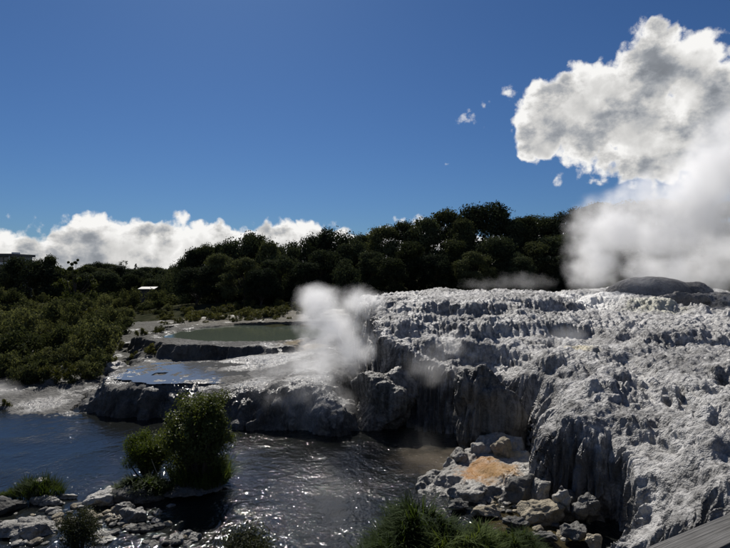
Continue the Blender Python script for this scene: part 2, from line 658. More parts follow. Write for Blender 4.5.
def build_main_terrace():
    X, Y = polar_sheet(main_height, -4, 46, 820, 8.5, 64, 1300, 900)
    Z = main_height(X, Y)
    V = np.stack([X, Y, Z], -1)
    n = normals_of(V, 5)
    steep = 1 - np.clip(n[..., 2], 0, 1)
    x, y, z = X, Y, Z
    # lumps down to fists; flattened on the far plateau and on the hanging curtains
    stp = sstep(steep, 0.30, 0.60)
    lump = (1 - 0.7 * sstep(z, 5.9, 6.5)) * (1 - 0.65 * stp)
    d = 0.16 * fbm(x * 0.8, y * 0.7, z * 0.9, 3, 31) * lump
    zone = sstep(fbm(x * 0.35, y * 0.3, z * 0.3, 3, 34), -0.5, 0.7)          # smooth flows and rough heads
    a1, a2 = worley(x * 2.1 + 0.45 * vnoise(x * 2, y * 2, z * 2, 2), y * 1.5, z * 1.6, 35)
    d += 0.21 * dome(a1) * lump * (0.25 + 0.75 * zone)
    b1, b2 = worley(x * 5.2 + 0.3 * vnoise(x * 4, y * 4, z * 4, 3), y * 3.9, z * 3.0, 37)
    d += 0.06 * dome(b1) * (0.4 + 0.6 * zone) * (1 - 0.5 * stp)
    d += 0.025 * fbm(x * 7, y * 6, z * 4, 3, 41)
    # drips on the cliffs above the water
    s, t = poly_dist(MAIN_EDGE, x, y)
    run = (1 - 2 * np.abs(vnoise(t * 5.5 + 0.5 * vnoise(t, z, 0, 4), z * 0.28, 2.0, 43))) * 0.20 + (1 - 2 * np.abs(vnoise(t * 12, z * 0.4, 2.0, 44))) * 0.09
    d += run * sstep(steep, 0.35, 0.65) * (1 - sstep(s, 1.2, 2.0))
    pits = sstep(fbm(x * 0.9, y * 0.7, z * 0.9, 3, 47), 0.6, 1.1)
    d -= 0.22 * pits * lump
    V = V + n * d[..., None]
    Fq = grid_faces(*X.shape)
    zc = V.reshape(-1, 3)[:, 2]
    Fq = Fq[(zc[Fq].max(1) > -0.75)]
    return mesh_np('sinter_terrace', V.reshape(-1, 3), Fq, True)


def surf(px, py):
    """Where the line of sight through a photograph point meets the terrace."""
    ys = np.linspace(10, 62, 1500)
    x = (px - 365) / F * ys
    z = CAM_Z - (py - 274) / F * ys
    k = int(np.argmax(main_height(x, ys) > z))
    return (x[k], ys[k], z[k])


SHELF_EDGE = [tuple(onz(px, py, 0.2)[:2]) for px, py in
              [(70, 400), (76, 408), (92, 416), (125, 418), (165, 419), (205, 421), (238, 425), (258, 429), (285, 430), (318, 431), (344, 430), (354, 428)]]
SHELF_EDGE += [(-0.4, 31), (0.5, 34), (-1.0, 44), (-3.5, 66), (-22, 66), (-22, 50), (-19.5, 44), (-18.4, 38)]
SHELF_TOP = RBF([P3(90, 389, 33.5), P3(130, 386, 32), P3(180, 384, 31.6), P3(230, 386, 30.6), P3(262, 386, 29.4), P3(300, 380, 29.2), P3(335, 388, 28.8),
                 P3(240, 370, 34.5), P3(280, 368, 34), P3(130, 370, 37), P3(215, 362, 38.5), P3(180, 363, 39), P3(260, 356, 40), P3(330, 360, 34), P3(300, 352, 42),
                 P3(95, 380, 35.5), (-3, 50, 2.3), (-14, 50, 2.3), (-6, 62, 2.35), (-18, 62, 2.4), (-20, 46, 1.7), (-12.6, 41.6, 1.15), (-14.5, 41.8, 1.2)])
RIM_EDGE = [P3(158, 350, 43.5)[:2], P3(172, 349, 42.8)[:2], P3(190, 349, 42.6)[:2], P3(212, 350, 42.5)[:2], P3(226, 352, 41.5)[:2], P3(260, 352, 42)[:2], P3(300, 352, 42)[:2],
            (-3, 66), (-24, 66), (-21, 50)]
BANK_EDGE = [tuple(onz(px, py, 0.0)[:2]) for px, py in [(-160, 414), (-60, 413), (-8, 414), (22, 420), (50, 421), (80, 417), (120, 412)]]
BANK_EDGE += [(-8, 40), (-2, 46), (-1, 90), (-140, 90), (-140, 33)]
LAND = RBF([P3(0, 404, 33), P3(50, 408, 32.5), P3(70, 398, 34.5), P3(0, 390, 36), P3(60, 385, 37), P3(110, 372, 41), P3(60, 362, 46), P3(-60, 392, 35),
            P3(120, 352, 48), P3(165, 335, 53), P3(0, 340, 55), P3(0, 312, 75), P3(0, 280, 105), P3(60, 320, 70), P3(60, 282, 105), P3(110, 320, 70), P3(110, 296, 95),
            P3(160, 322, 66), P3(160, 302, 90), P3(210, 318, 68), P3(250, 314, 69), P3(285, 312, 70), P3(230, 300, 84), P3(300, 300, 84), P3(150, 286, 115),
            P3(-100, 330, 60), P3(-100, 290, 90), (0, 90, 4.5), (30, 90, 6), (45, 100, 11), (30, 100, 9), (10, 100, 5.5), (60, 130, 16), (20, 130, 8), (-40, 130, 7.5), (-120, 120, 9),
            (-100, 60, 4), (-100, 36, 1.2)])


FILM = [onz(px, py, 1.75)[:2] for px, py in ((104, 384), (128, 386), (175, 384), (225, 381), (250, 376), (252, 368), (240, 363), (205, 362), (170, 364), (130, 371))]


def shelf_height(x, y):
    wx = x + 0.5 * fbm(x * 0.6, y * 0.6, 0.0, 3, 53)
    wy = y + 0.5 * fbm(x * 0.6, y * 0.6, 4.0, 3, 54)
    s, t = poly_dist(SHELF_EDGE, wx, wy)
    s = s + 0.22 * vnoise(t * 1.4, 0, 0, 55) + 0.04 * (1 - 2 * np.abs(vnoise(t * 4.5, 0, 0, 56)))
    top = SHELF_TOP(x, y)
    sf, _ = poly_dist(FILM, wx, wy)
    ff = sstep(sf, -1.1, -0.1)
    top = top * (1 - ff) + (1.80 - 0.09 * sstep(sf, -0.1, 0.8) + 0.05 * fbm(x * 0.7, y * 0.5, 2.0, 3, 58)) * ff
    c = np.clip(s / 2.3, 0, 1)
    z = -0.7 + (top + 0.7) * (1 - (1 - c) ** 2.3)
    r, _ = poly_dist(RIM_EDGE, wx, wy)
    z = z + np.maximum(0, 2.42 - top) * sstep(r, -0.1, 0.45) * (s > 0)
    # the basin that holds the hot pool
    px, py = (x + 11.3) / 7.6, (y - 53.4) / 8.2
    z = z - 0.7 * (1 - sstep(np.hypot(px, py) + 0.08 * fbm(x * 0.3, y * 0.3, 0, 3, 57), 0.86, 1.02)) * (s > 0)
    b, _ = poly_dist(BANK_EDGE, wx, wy)
    land = LAND(x, y)
    cb = np.clip(b / 1.1, 0, 1)
    zl = -0.7 + (land + 0.7) * (1 - (1 - cb) ** 2)
    blend = sstep(s, -0.5, 1.0) * (1 - sstep(y, 60, 66))
    return np.where(s > 0.2, np.maximum(z, np.where(y > 61, zl, -9)), np.maximum(z, zl))


def build_shelf():
    X, Y = polar_sheet(shelf_height, -44, 3, 620, 25.0, 72, 900, 560)
    Z = shelf_height(X, Y)
    V = np.stack([X, Y, Z], -1)
    n = normals_of(V, 5)
    steep = 1 - np.clip(n[..., 2], 0, 1)
    x, y, z = X, Y, Z
    st = sstep(steep, 0.12, 0.45)
    d = (0.05 + 0.16 * st) * fbm(x * 0.8, y * 0.8, z * 0.8, 3, 61)
    a1, a2 = worley(x * 1.3, y * 1.3, z * 1.2, 63)
    d += (0.05 + 0.60 * st) * dome(a1)
    b1, b2 = worley(x * 3.2, y * 3.0, z * 2.4, 65)
    d += (0.06 + 0.16 * st) * dome(b1)
    d += 0.035 * fbm(x * 6, y * 5, z * 5, 2, 67)
    # mound at the end of the shelf: drip curtains
    s, t = poly_dist(SHELF_EDGE, x, y)
    d += (1 - 2 * np.abs(vnoise(t * 6.5, z * 0.3, 2.0, 68))) * 0.10 * st * sstep(x, -7, -4)
    V = V + n * d[..., None]
    Fq = grid_faces(*X.shape)
    zc = V.reshape(-1, 3)[:, 2]
    Fq = Fq[(zc[Fq].max(1) > -0.6)]
    return mesh_np('sinter_shelf', V.reshape(-1, 3), Fq, True)


def ground_height(x, y):
    r = np.hypot(x, y)
    land = LAND(x, y)
    # stream bed and its banks
    b, _ = poly_dist(BANK_EDGE, x, y)
    zl = -0.9 + (land + 0.9) * sstep(b, 0.0, 4.0) - 0.25
    near = np.where(y < 40, np.where(b > 0, zl, -0.9), np.where(b > 0, zl, np.where(x > -3, np.maximum(land - 0.3, 4.0) * sstep(y, 66, 82) + 0.5, -0.9)))
    # the bank under the lookout, behind and beside the camera
    q = sstep(-y + 0.55 * x + 8.5 + 1.2 * fbm(x * 0.2, y * 0.2, 0, 3, 71), 0.0, 12.0)
    near = np.maximum(near, -0.9 + 7.0 * q)
    far = 7.0 + 3.0 * fbm(x * 0.004, y * 0.004, 0, 4, 73)
    hill = np.where(y > 0, np.maximum(0, 22 * np.exp(-((x + 1150) / 900) ** 2) + 8 * np.exp(-((x + 200) / 500) ** 2)) * sstep(r, 1500, 3000), 0)
    k = sstep(r, 105, 190)
    return near * (1 - k) + (far + hill) * k + 0.12 * fbm(x * 0.5, y * 0.5, 0, 3, 75) * (1 - k)


def build_ground():
    th = np.radians(np.concatenate([np.linspace(-60, 60, 260), np.linspace(60, 300, 120)[1:]]))
    rr = np.concatenate([[0.01], np.exp(np.linspace(math.log(3), math.log(6000), 260))])
    T, RR = np.meshgrid(th, rr)
    X, Y = RR * np.sin(T), RR * np.cos(T)
    Z = ground_height(X, Y)
    return mesh_np('ground', np.stack([X, Y, Z], -1).reshape(-1, 3), grid_faces(*X.shape), True)


# ---- setting
def build_setting():
    M['sinter'] = sinter_mat('grey_sinter', stains_and_shade=[
        (surf(577, 349), 1.1, (0.42, 0.36, 0.20), 0.7), (surf(655, 301), 2.0, (0.50, 0.49, 0.37), 0.6),
        ((6.6, 24.4, 3.0), 1.1, (0.22, 0.17, 0.11), 0.8), ((6.9, 17.4, 0.4), 1.0, (0.16, 0.13, 0.05), 0.8),
        (at(575, 289, 45)[:], 5.0, (0.74, 0.73, 0.70), 0.9),
        ((2.2, 28.4, 1.6), 3.2, (0.055, 0.055, 0.056), 0.85), ((6.9, 18.2, 1.2), 1.9, (0.06, 0.06, 0.062), 0.8), ((7.5, 16.8, 1.0), 1.3, (0.06, 0.058, 0.055), 0.7),  # dark cliff patches here and below: wet growth, plus shade painted into the colour
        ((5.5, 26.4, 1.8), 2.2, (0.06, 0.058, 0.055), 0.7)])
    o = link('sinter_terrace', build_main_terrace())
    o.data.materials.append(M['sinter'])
    tag(o, 'huge lumpy grey white silica terrace falling to the stream', 'rock terrace', kind='structure')
    M['shelf'] = sinter_mat('wet_shelf_sinter', light=(0.095, 0.093, 0.088), dark=(0.018, 0.018, 0.018), wet=0.5, streak=0.6, slick=[(at(318, 388, 29.2)[:], 2.2), (at(268, 360, 39)[:], 4.5), (at(45, 402, 33.3)[:], 1.8), (at(180, 384, 31)[:], 2.5), (at(250, 384, 30)[:], 2.0), (at(120, 384, 33)[:], 2.0)], stains_and_shade=[(at(316, 402, 28.4)[:], 2.2, (0.25, 0.248, 0.24), 0.85), (at(262, 362, 38)[:], 3.6, (0.17, 0.168, 0.16), 0.7), (at(45, 402, 33.3)[:], 3.5, (0.12, 0.117, 0.11), 0.7), ((-36, 52, 1.5), 24.0, (0.040, 0.038, 0.026), 0.97), ((-13, 71, 3), 15.0, (0.10, 0.088, 0.062), 0.95), 
        ((-5.0, 44.5, 2.4), 2.2, (0.20, 0.15, 0.07), 0.7), (at(110, 385, 35)[:], 1.2, (0.34, 0.30, 0.22), 0.5)])
    o = link('sinter_shelf', build_shelf())
    o.data.materials.append(M['shelf'])
    tag(o, 'low wet silica shelf left of the big terrace', 'rock shelf', kind='structure')
    M['soil'] = simple_mat('scrubby_soil', (0.018, 0.021, 0.012), (0.045, 0.045, 0.028), 0.8, 1.0, 0.5, 0.1, 0.0)
    o = link('ground', build_ground())
    o.data.materials.append(M['soil'])
    tag(o, 'ground and stream bed reaching to the horizon', 'ground', kind='structure')

    M['stream'] = water_mat('stream_water', (0.010, 0.011, 0.010), 0.05,
                            waves=((0.6, 0.07, 0.6), (3.4, 0.056, 0.45), (9.0, 0.039, 0.6)), calm=(-9.5, -4.5, 0.5),
                            shallow=[((2.9, 23.5), 2.4, (0.10, 0.085, 0.065)), ((5.2, 17.2), 2.0, (0.045, 0.035, 0.015))])
    bm = bmesh.new()
    vs = [bm.verts.new(p) for p in ((-90, 9, 0), (12, 9, 0), (12, 60, 0), (-90, 60, 0))]
    bm.faces.new(vs)
    me = bpy.data.meshes.new('stream')
    bm.to_mesh(me)
    me.materials.append(M['stream'])
    tag(link('stream_water', me), 'dark rippled stream with sun glitter below the terrace', 'water', kind='structure')

    def disc(name, cx, cy, rx, ry, z, mat, label):
        a = np.linspace(0, 2 * math.pi, 64, endpoint=False)
        V = np.stack([cx + rx * np.cos(a), cy + ry * np.sin(a), np.full(64, z)], -1)
        me = bpy.data.meshes.new(name)
        me.from_pydata([tuple(v) for v in V], [], [list(range(64))])
        me.materials.append(mat)
        return tag(link(name, me), label, 'water', kind='structure')
    M['pool'] = water_mat('pool_water', (0.075, 0.092, 0.070), 0.05, waves=((1.2, 0.010, 0.6), (5.0, 0.004, 0.6)))
    disc('hot_pool_water', -11.3, 53.4, 8.2, 8.8, 2.30, M['pool'], 'still green hot pool behind the shelf')
    M['film'] = water_mat('film_water', (0.10, 0.10, 0.10), 0.04, waves=((0.9, 0.010, 0.5), (4.0, 0.006, 0.5)))
    gx, gy = np.meshgrid(np.linspace(-17, -5, 160), np.linspace(29, 42, 160))
    wx = gx + 0.5 * fbm(gx * 0.6, gy * 0.6, 0.0, 3, 53)
    wy = gy + 0.5 * fbm(gx * 0.6, gy * 0.6, 4.0, 3, 54)
    ok = ((poly_dist(FILM, wx, wy)[0] > -0.7) & (poly_dist(SHELF_EDGE, wx, wy)[0] > 1.2) & (shelf_height(gx, gy) > 1.655)).ravel()
    fq = grid_faces(160, 160)
    fq = fq[ok[fq].all(1)]
    used = np.unique(fq)
    idx = np.zeros(160 * 160, np.int32)
    idx[used] = np.arange(len(used))
    me = mesh_np('shelf_water', np.stack([gx.ravel()[used], gy.ravel()[used], np.full(len(used), 1.757)], -1), idx[fq], True)
    me.materials.append(M['film'])
    tag(link('shelf_water', me), 'thin sheet of water mirroring blue sky on the shelf', 'water', kind='structure')


build_setting()

# ------------------------------------------------------------------ rocks
_ICO = {}


def ico(n):
    if n not in _ICO:
        bm = bmesh.new()
        bmesh.ops.create_icosphere(bm, subdivisions=n, radius=1.0)
        V = np.array([v.co[:] for v in bm.verts])
        Fc = np.array([[v.index for v in f.verts] for f in bm.faces])
        bm.free()
        _ICO[n] = (V, Fc)
    return _ICO[n]


def rock_mesh(name, size, seed, sub=4, cuts=9, lump=0.10, flute=0.0, boxy=0.75, fine=0.03, mat=None):
    """An angular lump: a sphere squared up, cut by random planes, then roughened in metres."""
    V, Fc = ico(sub)
    V = V.copy()
    rg = np.random.default_rng(seed)
    V = np.sign(V) * np.abs(V) ** boxy
    for _ in range(cuts):
        n = rg.normal(size=3)
        n /= np.linalg.norm(n)
        d = rg.uniform(0.50, 0.95)
        k = V @ n - d
        V = V - np.where(k > 0, k * 0.92, 0)[:, None] * n
    V = V * (np.array(size) / 2)
    n = V / (np.linalg.norm(V, axis=1, keepdims=True) + 1e-6)
    s = min(size)
    q = 2.6 / s
    o = seed * 3.7
    x, y, z = V[:, 0] * q + o, V[:, 1] * q, V[:, 2] * q
    w1, _ = worley(x * 0.9, y * 0.9, z * 0.9, seed)
    d = lump * s * (0.9 * fbm(x * 0.6, y * 0.6, z * 0.6, 4, seed) + 1.3 * (0.5 - w1))
    w2, _ = worley(V[:, 0] * 5 + o, V[:, 1] * 5, V[:, 2] * 4, seed + 5)
    d += fine * (0.5 - w2) * 2 + fine * 0.6 * fbm(V[:, 0] * 9, V[:, 1] * 9, V[:, 2] * 9 + o, 2, seed)
    if flute:
        a = np.arctan2(V[:, 1], V[:, 0])
        side = 1 - np.abs(n[:, 2]) ** 2
        d += flute * side * (1 - 2 * np.abs(vnoise(a * 7.0 + o, V[:, 2] * 0.3, 0, seed + 9)))
        d += flute * 0.5 * side * (1 - 2 * np.abs(vnoise(a * 18.0 + o, V[:, 2] * 0.5, 0, seed + 11)))
    V = V + n * d[:, None]
    me = mesh_np(name, V, Fc, True)
    if mat:
        me.materials.append(mat)
    return me


# ------------------------------------------------------------------ plants
def leaf_quads(pos, nrm, length, width, rg):
    """One small rhombic leaf at each position, bent a little at the middle."""
    n = len(pos)
    t = rg.normal(size=(n, 3))
    t -= nrm * (t * nrm).sum(1, keepdims=True)
    t /= np.linalg.norm(t, axis=1, keepdims=True) + 1e-9
    b = np.cross(nrm, t)
    L = (length * rg.uniform(0.6, 1.3, n))[:, None]
    W = (width * rg.uniform(0.6, 1.3, n))[:, None]
    bend = nrm * L * 0.18
    V = np.stack([pos - t * L * 0.5, pos + b * W * 0.5 + bend * 0.6, pos + t * L * 0.5, pos - b * W * 0.5 + bend * 0.6], 1).reshape(-1, 3)
    return V, np.arange(n * 4).reshape(n, 4)


def clump_leaves(centres, radii, per, length, width, seed, up=0.35, squash=0.75, shell=0.55):
    rg = np.random.default_rng(seed)
    C = np.repeat(np.array(centres), per, 0)
    Rr = np.repeat(np.array(radii), per)
    d = rg.normal(size=C.shape)
    d /= np.linalg.norm(d, axis=1, keepdims=True)
    rad = Rr * (shell + (1 - shell) * rg.uniform(0, 1, len(C)) ** 0.6) * (1 + 0.22 * rg.normal(size=len(C)))
    pos = C + d * rad[:, None] * np.array([1, 1, squash])
    n = d + rg.normal(size=d.shape) * 0.55 + np.array([0, 0, up])
    n /= np.linalg.norm(n, axis=1, keepdims=True)
    return leaf_quads(pos, n, length, width, rg)


def tube(pts, rads, k=6):
    pts = [Vector(p) for p in pts]
    V, Fc = [], []
    for i, p in enumerate(pts):
        d = (pts[min(i + 1, len(pts) - 1)] - pts[max(i - 1, 0)]).normalized()
        u = d.orthogonal().normalized()
        w = d.cross(u)
        for j in range(k):
            a = 2 * math.pi * j / k
            V.append(p + (u * math.cos(a) + w * math.sin(a)) * rads[i])
    for i in range(len(pts) - 1):
        for j in range(k):
            Fc.append([i * k + j, i * k + (j + 1) % k, (i + 1) * k + (j + 1) % k, (i + 1) * k + j])
    return [tuple(v) for v in V], Fc


def tubes_mesh(name, parts, mat):
    V, Fc = [], []
    for v, f in parts:
        o = len(V)
        V += v
        Fc += [[i + o for i in q] for q in f]
    return mesh_np(name, V, Fc, True, mat)


def tree_meshes(name, seed, h, w, crown_from, nclump, per, leaf, leafm, barkm, shape='dome', clump=0.2, inner=0.35):
    """Trunk with limbs out to every third clump, and a crown of leaf clumps."""
    rg = random.Random(seed)
    cz0, ch = h * crown_from, h * (1 - crown_from)
    cent, rad = [], []
    for i in range(nclump):
        u = rg.random()
        a = rg.uniform(0, 2 * math.pi)
        if shape == 'dome':
            zf = u ** 0.8
            rr = math.sqrt(max(0.0, 1 - (abs(zf - 0.38) / 0.64) ** 2.2)) * (inner + (1 - inner) * math.sqrt(rg.random()))
        elif shape == 'cone':
            zf = u ** 1.3
            rr = (1 - zf) * (0.5 + 0.5 * math.sqrt(rg.random()))
        else:
            zf = u
            rr = (0.45 + 0.55 * math.sin(zf * 3.0)) * rg.random()
        lop = 1 + 0.22 * math.sin(a * 2 + seed) + 0.12 * math.sin(a * 3 + seed * 2)
        cent.append((math.cos(a) * rr * w * 0.5 * lop * 0.86, math.sin(a) * rr * w * 0.5 * lop * 0.86, cz0 + ch * (0.06 + 0.86 * zf)))
        rad.append(w * clump * rg.uniform(0.6, 1.15) * (1.0 if shape == 'dome' else 0.75 * (1.15 - zf)))
    V, Fq = clump_leaves(cent, rad, per, leaf, leaf * 0.62, seed)
    crown = mesh_np(name + '_crown', V, Fq, False, leafm)
    parts = []
    top = cz0 + ch * 0.55
    r0 = 0.028 * h
    tp = [(0, 0, -0.4), (0.04 * h * rg.uniform(-1, 1), 0.03 * h * rg.uniform(-1, 1), cz0 * 0.6), (0.05 * h * rg.uniform(-1, 1), 0.04 * h * rg.uniform(-1, 1), cz0 + ch * 0.25), (0, 0, top)]
    parts.append(tube(tp, [r0 * 1.25, r0, r0 * 0.7, r0 * 0.25], 7))
    for i in range(0, nclump, 3):
        c = Vector(cent[i])
        s = Vector(tp[1]).lerp(Vector(tp[2]), rg.random())
        mid = s.lerp(c, 0.5) + Vector((0, 0, -0.04 * h))
        parts.append(tube([s, mid, c], [r0 * 0.42, r0 * 0.28, r0 * 0.10], 5))
    return tubes_mesh(name + '_trunk', parts, barkm), crown


def bush_meshes(name, seed, w, h, nclump, per, leaf, leafm, barkm, squash=0.8, ragged=0.0, cr=(0.16, 0.28), ball=False):
    rg = random.Random(seed)
    cent, rad = [], []
    for i in range(nclump):
        a = rg.uniform(0, 2 * math.pi)
        rr = math.sqrt(rg.random()) * 0.72
        zf = math.sqrt(max(0, 1 - rr * rr)) * rg.uniform(0.02, 0.95)
        g = 1 + ragged * (0.6 * math.sin(a * 3 + seed) + 0.6 * math.sin(zf * 7 + a * 2) + rg.uniform(-0.6, 0.6))
        cent.append((math.cos(a) * rr * w * 0.5 * g, math.sin(a) * rr * w * 0.5 * g, h * (0.12 + 0.72 * zf * (0.5 + 0.5 * g))))
        rad.append(min(w, h) * rg.uniform(*cr))
        if ball:
            dv = Vector((rg.gauss(0, 1), rg.gauss(0, 1), rg.gauss(0, 1))).normalized() * rg.random() ** 0.45 * 0.86 * g
            cent[-1] = (dv.x * w * 0.5, dv.y * w * 0.5, h * (0.50 + 0.46 * dv.z))
    V, Fq = clump_leaves(cent, rad, per, leaf, leaf * 0.5, seed, squash=squash, shell=0.35)
    V[:, 2] = np.maximum(V[:, 2], -0.1)
    fol = mesh_np(name + '_foliage', V, Fq, False, leafm)
    parts = []
    for i in range(0, nclump, 2):
        c = Vector(cent[i])
        b = Vector((c.x * 0.15, c.y * 0.15, -0.25))
        parts.append(tube([b, b.lerp(c, 0.5) + Vector((0, 0, -0.05 * h)), c], [0.022 * h, 0.016 * h, 0.006 * h], 5))
    return fol, tubes_mesh(name + '_stem', parts, barkm)


def blade_mesh(name, n, r0, length, width, seed, mat, spread=1.0, droop=1.0, ell=(1, 1), mound=0.0):
    """A clump of arching grass or sedge blades."""
    rg = np.random.default_rng(seed)
    a = rg.uniform(0, 2 * math.pi, n)
    rr = r0 * np.sqrt(rg.uniform(0, 1, n))
    base = np.stack([np.cos(a) * rr * ell[0], np.sin(a) * rr * ell[1], mound * (1 - (rr / r0) ** 2) * (0.8 + 0.3 * np.sin(a * 3 + seed))], -1)
    da = a + rg.normal(size=n) * 1.1 + 0.8 * np.sin(base[:, 0] * 5 + seed) + 0.8 * np.sin(base[:, 1] * 6)
    out = np.stack([np.cos(da), np.sin(da), np.zeros(n)], -1)
    side = np.stack([-np.sin(da), np.cos(da), np.zeros(n)], -1)
    L = length * rg.uniform(0.45, 1.2, n) * (0.85 + 0.3 * np.sin(base[:, 0] * 7 / r0 + seed) * np.cos(base[:, 1] * 6 / r0))
    lean = spread * rg.uniform(0.15, 0.75, n)
    bow = droop * rg.uniform(0.15, 0.9, n)
    ks = np.array([0, 0.34, 0.7, 1.0])
    ww = np.array([1.0, 0.9, 0.6, 0.06]) * width * 0.5
    rows = []
    for k, wk in zip(ks, ww):
        p = base + out * (L * (lean * k + 0.35 * bow * k * k))[:, None]
        p[:, 2] += L * (k * (1 - 0.25 * lean) - 0.5 * bow * k * k)
        rows.append(p - side * wk)
        rows.append(p + side * wk)
    V = np.stack(rows, 1).reshape(-1, 3)
    f = np.array([[0, 1, 3, 2], [2, 3, 5, 4], [4, 5, 7, 6]])
    Fq = (np.arange(n)[:, None, None] * 8 + f[None]).reshape(-1, 4)
    return mesh_np(name, V, Fq, True, mat)


def land_z(x, y):
    x, y = np.atleast_1d(np.asarray(x, float)), np.atleast_1d(np.asarray(y, float))
    a = ground_height(x, y)
    b = np.where(np.hypot(x, y) < 70, shelf_height(x, y), -9)
    return float(np.maximum(a, b)[0])


def plant(name, label, cat, loc, parts, rz=0.0, sc=1.0, group=None):
    e = bpy.data.objects.new(name, None)
    COL.objects.link(e)
    e.location = loc
    e.rotation_euler = (0, 0, rz)
    e.scale = (sc, sc, sc) if not isinstance(sc, tuple) else sc
    tag(e, label, cat, group)
    for nm, me in parts:
        link(nm, me, e)
    return e


def build_vegetation():
    M['bark'] = simple_mat('bark', (0.03, 0.025, 0.02), (0.07, 0.06, 0.05), 4, 0.9, 0.5, 0.05, stretch=(1, 1, 0.3))
    M['dark_leaf'] = leaf_mat('dark_tree_leaf', (0.022, 0.030, 0.019), (0.066, 0.080, 0.044), 0.22, (1.1, 1.1, 0.7), rough=0.9, spec=0.02)
    M['mid_leaf'] = leaf_mat('loose_tree_leaf', (0.035, 0.048, 0.016), (0.075, 0.085, 0.03), 0.3)
    M['scrub_leaf'] = leaf_mat('scrub_leaf', (0.034, 0.042, 0.020), (0.130, 0.136, 0.066), 0.34, (1.1, 1.1, 0.65), rough=0.9, spec=0.03)
    M['pale_scrub_leaf'] = leaf_mat('pale_scrub_leaf', (0.05, 0.055, 0.022), (0.11, 0.11, 0.045), 0.3)
    M['shrub_leaf'] = leaf_mat('shrub_leaf', (0.028, 0.040, 0.015), (0.080, 0.100, 0.034), 0.32, rough=0.5, spec=0.15)
    M['fern_leaf'] = leaf_mat('fern_leaf', (0.030, 0.050, 0.012), (0.075, 0.10, 0.022), 0.42)
    M['blade'] = leaf_mat('sedge_blade', (0.028, 0.046, 0.014), (0.082, 0.112, 0.032), 0.42, rough=0.75, spec=0.08)

    # the dark wood behind the terrace
    M['olive_tree_leaf'] = leaf_mat('olive_tree_leaf', (0.030, 0.038, 0.020), (0.090, 0.100, 0.050), 0.25, (1.1, 1.1, 0.7), rough=0.9, spec=0.02)
    dark = [tree_meshes('dark_tree', s, 12, w, cf, 52, 260, 0.40, M['olive_tree_leaf'] if s in (2, 5) else M['dark_leaf'], M['bark'], 'dome', cl, 0.55)
            for s, w, cf, cl in ((1, 8.0, 0.03, 0.20), (2, 7.0, 0.06, 0.22), (3, 9.0, 0.04, 0.19), (4, 6.6, 0.08, 0.21), (5, 7.8, 0.10, 0.18))]
    spots = [  # px, top py, depth, width px
        (182, 262, 100, 34), (193, 252, 96, 36), (206, 249, 98, 40), (223, 248, 94, 40), (241, 240, 92, 44), (255, 238, 95, 42), (268, 246, 90, 36), (286, 246, 97, 40),
        (303, 243, 93, 38), (318, 238, 96, 42), (336, 233, 94, 46), (352, 242, 90, 36), (366, 237, 97, 40), (382, 230, 94, 44), (402, 226, 96, 44),
        (424, 221, 94, 46), (445, 214, 97, 48), (463, 224, 92, 38), (484, 206, 98, 56), (504, 216, 95, 40), (524, 221, 97, 42), (541, 219, 100, 42), (561, 216, 100, 46), (582, 210, 104, 48), (602, 206, 106, 52),
        (626, 204, 108, 54), (655, 202, 110, 56), (690, 204, 112, 60), (725, 206, 112, 60),
        (198, 270, 84, 36), (218, 258, 86, 38), (243, 262, 82, 40), (262, 272, 79, 30), (280, 259, 84, 42), (306, 266, 81, 38), (326, 254, 86, 40), (348, 264, 80, 40), (371, 255, 84, 38), (392, 262, 80, 38),
        (412, 246, 86, 42), (436, 258, 82, 40), (455, 244, 87, 40), (474, 256, 82, 40), (497, 240, 87, 42), (516, 257, 83, 38), (536, 246, 88, 40), (556, 238, 92, 42), (572, 256, 84, 40), (594, 236, 94, 46),
        (622, 250, 86, 46), (648, 238, 92, 48), (676, 250, 88, 48), (704, 240, 92, 48), (735, 248, 90, 50), (610, 226, 100, 46), (670, 226, 100, 50), (725, 226, 102, 50)]
    ordinal = ['first', 'second', 'third', 'fourth', 'fifth', 'sixth', 'seventh', 'eighth', 'ninth', 'tenth', 'eleventh', 'twelfth', 'thirteenth', 'fourteenth', 'fifteenth', 'sixteenth', 'seventeenth',
               'eighteenth', 'nineteenth', 'twentieth', 'twenty-first', 'twenty-second', 'twenty-third', 'twenty-fourth', 'twenty-fifth', 'twenty-sixth', 'twenty-seventh', 'twenty-eighth', 'twenty-ninth', 'thirtieth']
    seen = [0, 0]
    order = sorted(range(len(spots)), key=lambda k: spots[k][0])
    rank = {}
    for k in order:
        row = 0 if k < 29 else 1
        rank[k] = seen[row]
        seen[row] += 1
    for i, (px, py, d, wpx) in enumerate(spots):
        tr, cr = dark[(i * 3 + i // 5) % 5]
        x = (px - 365) / F * d
        g = land_z(x, d)
        h = CAM_Z + (274 - py) / F * d - g + 0.5
        sw = wpx / F * d / 8.4
        back = i < 29
        lab = ('dark skyline tree of the wood, ' + ordinal[rank[i]] + ' from its left end') if back else ('lower dark tree at the front edge of the wood, ' + ordinal[rank[i]] + ' from the left')
        if (px, py) == (484, 206):
            lab = 'tallest round topped dark tree of the wood, above the middle of the terrace'
        if (px, py) == (182, 262):
            lab = 'low dark tree where the wood ends above the pool'
        plant('dark_tree', lab, 'tree', (x, d, g), (('trunk', tr), ('crown', cr)), random.uniform(0, 6.28), (sw, sw, h / 11.6), 'trees of the dark wood')

    # far trees along the skyline at the left
    def lone(name, label, px, top, d, meshes, wpx, hh, rz=0.0, ww=7.0, group=None):
        x = (px - 365) / F * d
        g = land_z(x, d)
        h = CAM_Z + (274 - top) / F * d - g
        sw = wpx / F * d / ww
        plant(name, label, 'tree', (x, d, g), (('trunk', meshes[0]), ('crown', meshes[1])), rz, (sw, sw, h / hh), group)
    feathery = tree_meshes('feathery_tree', 21, 8, 7, 0.12, 34, 120, 0.26, M['mid_leaf'], M['bark'], 'loose', 0.13)
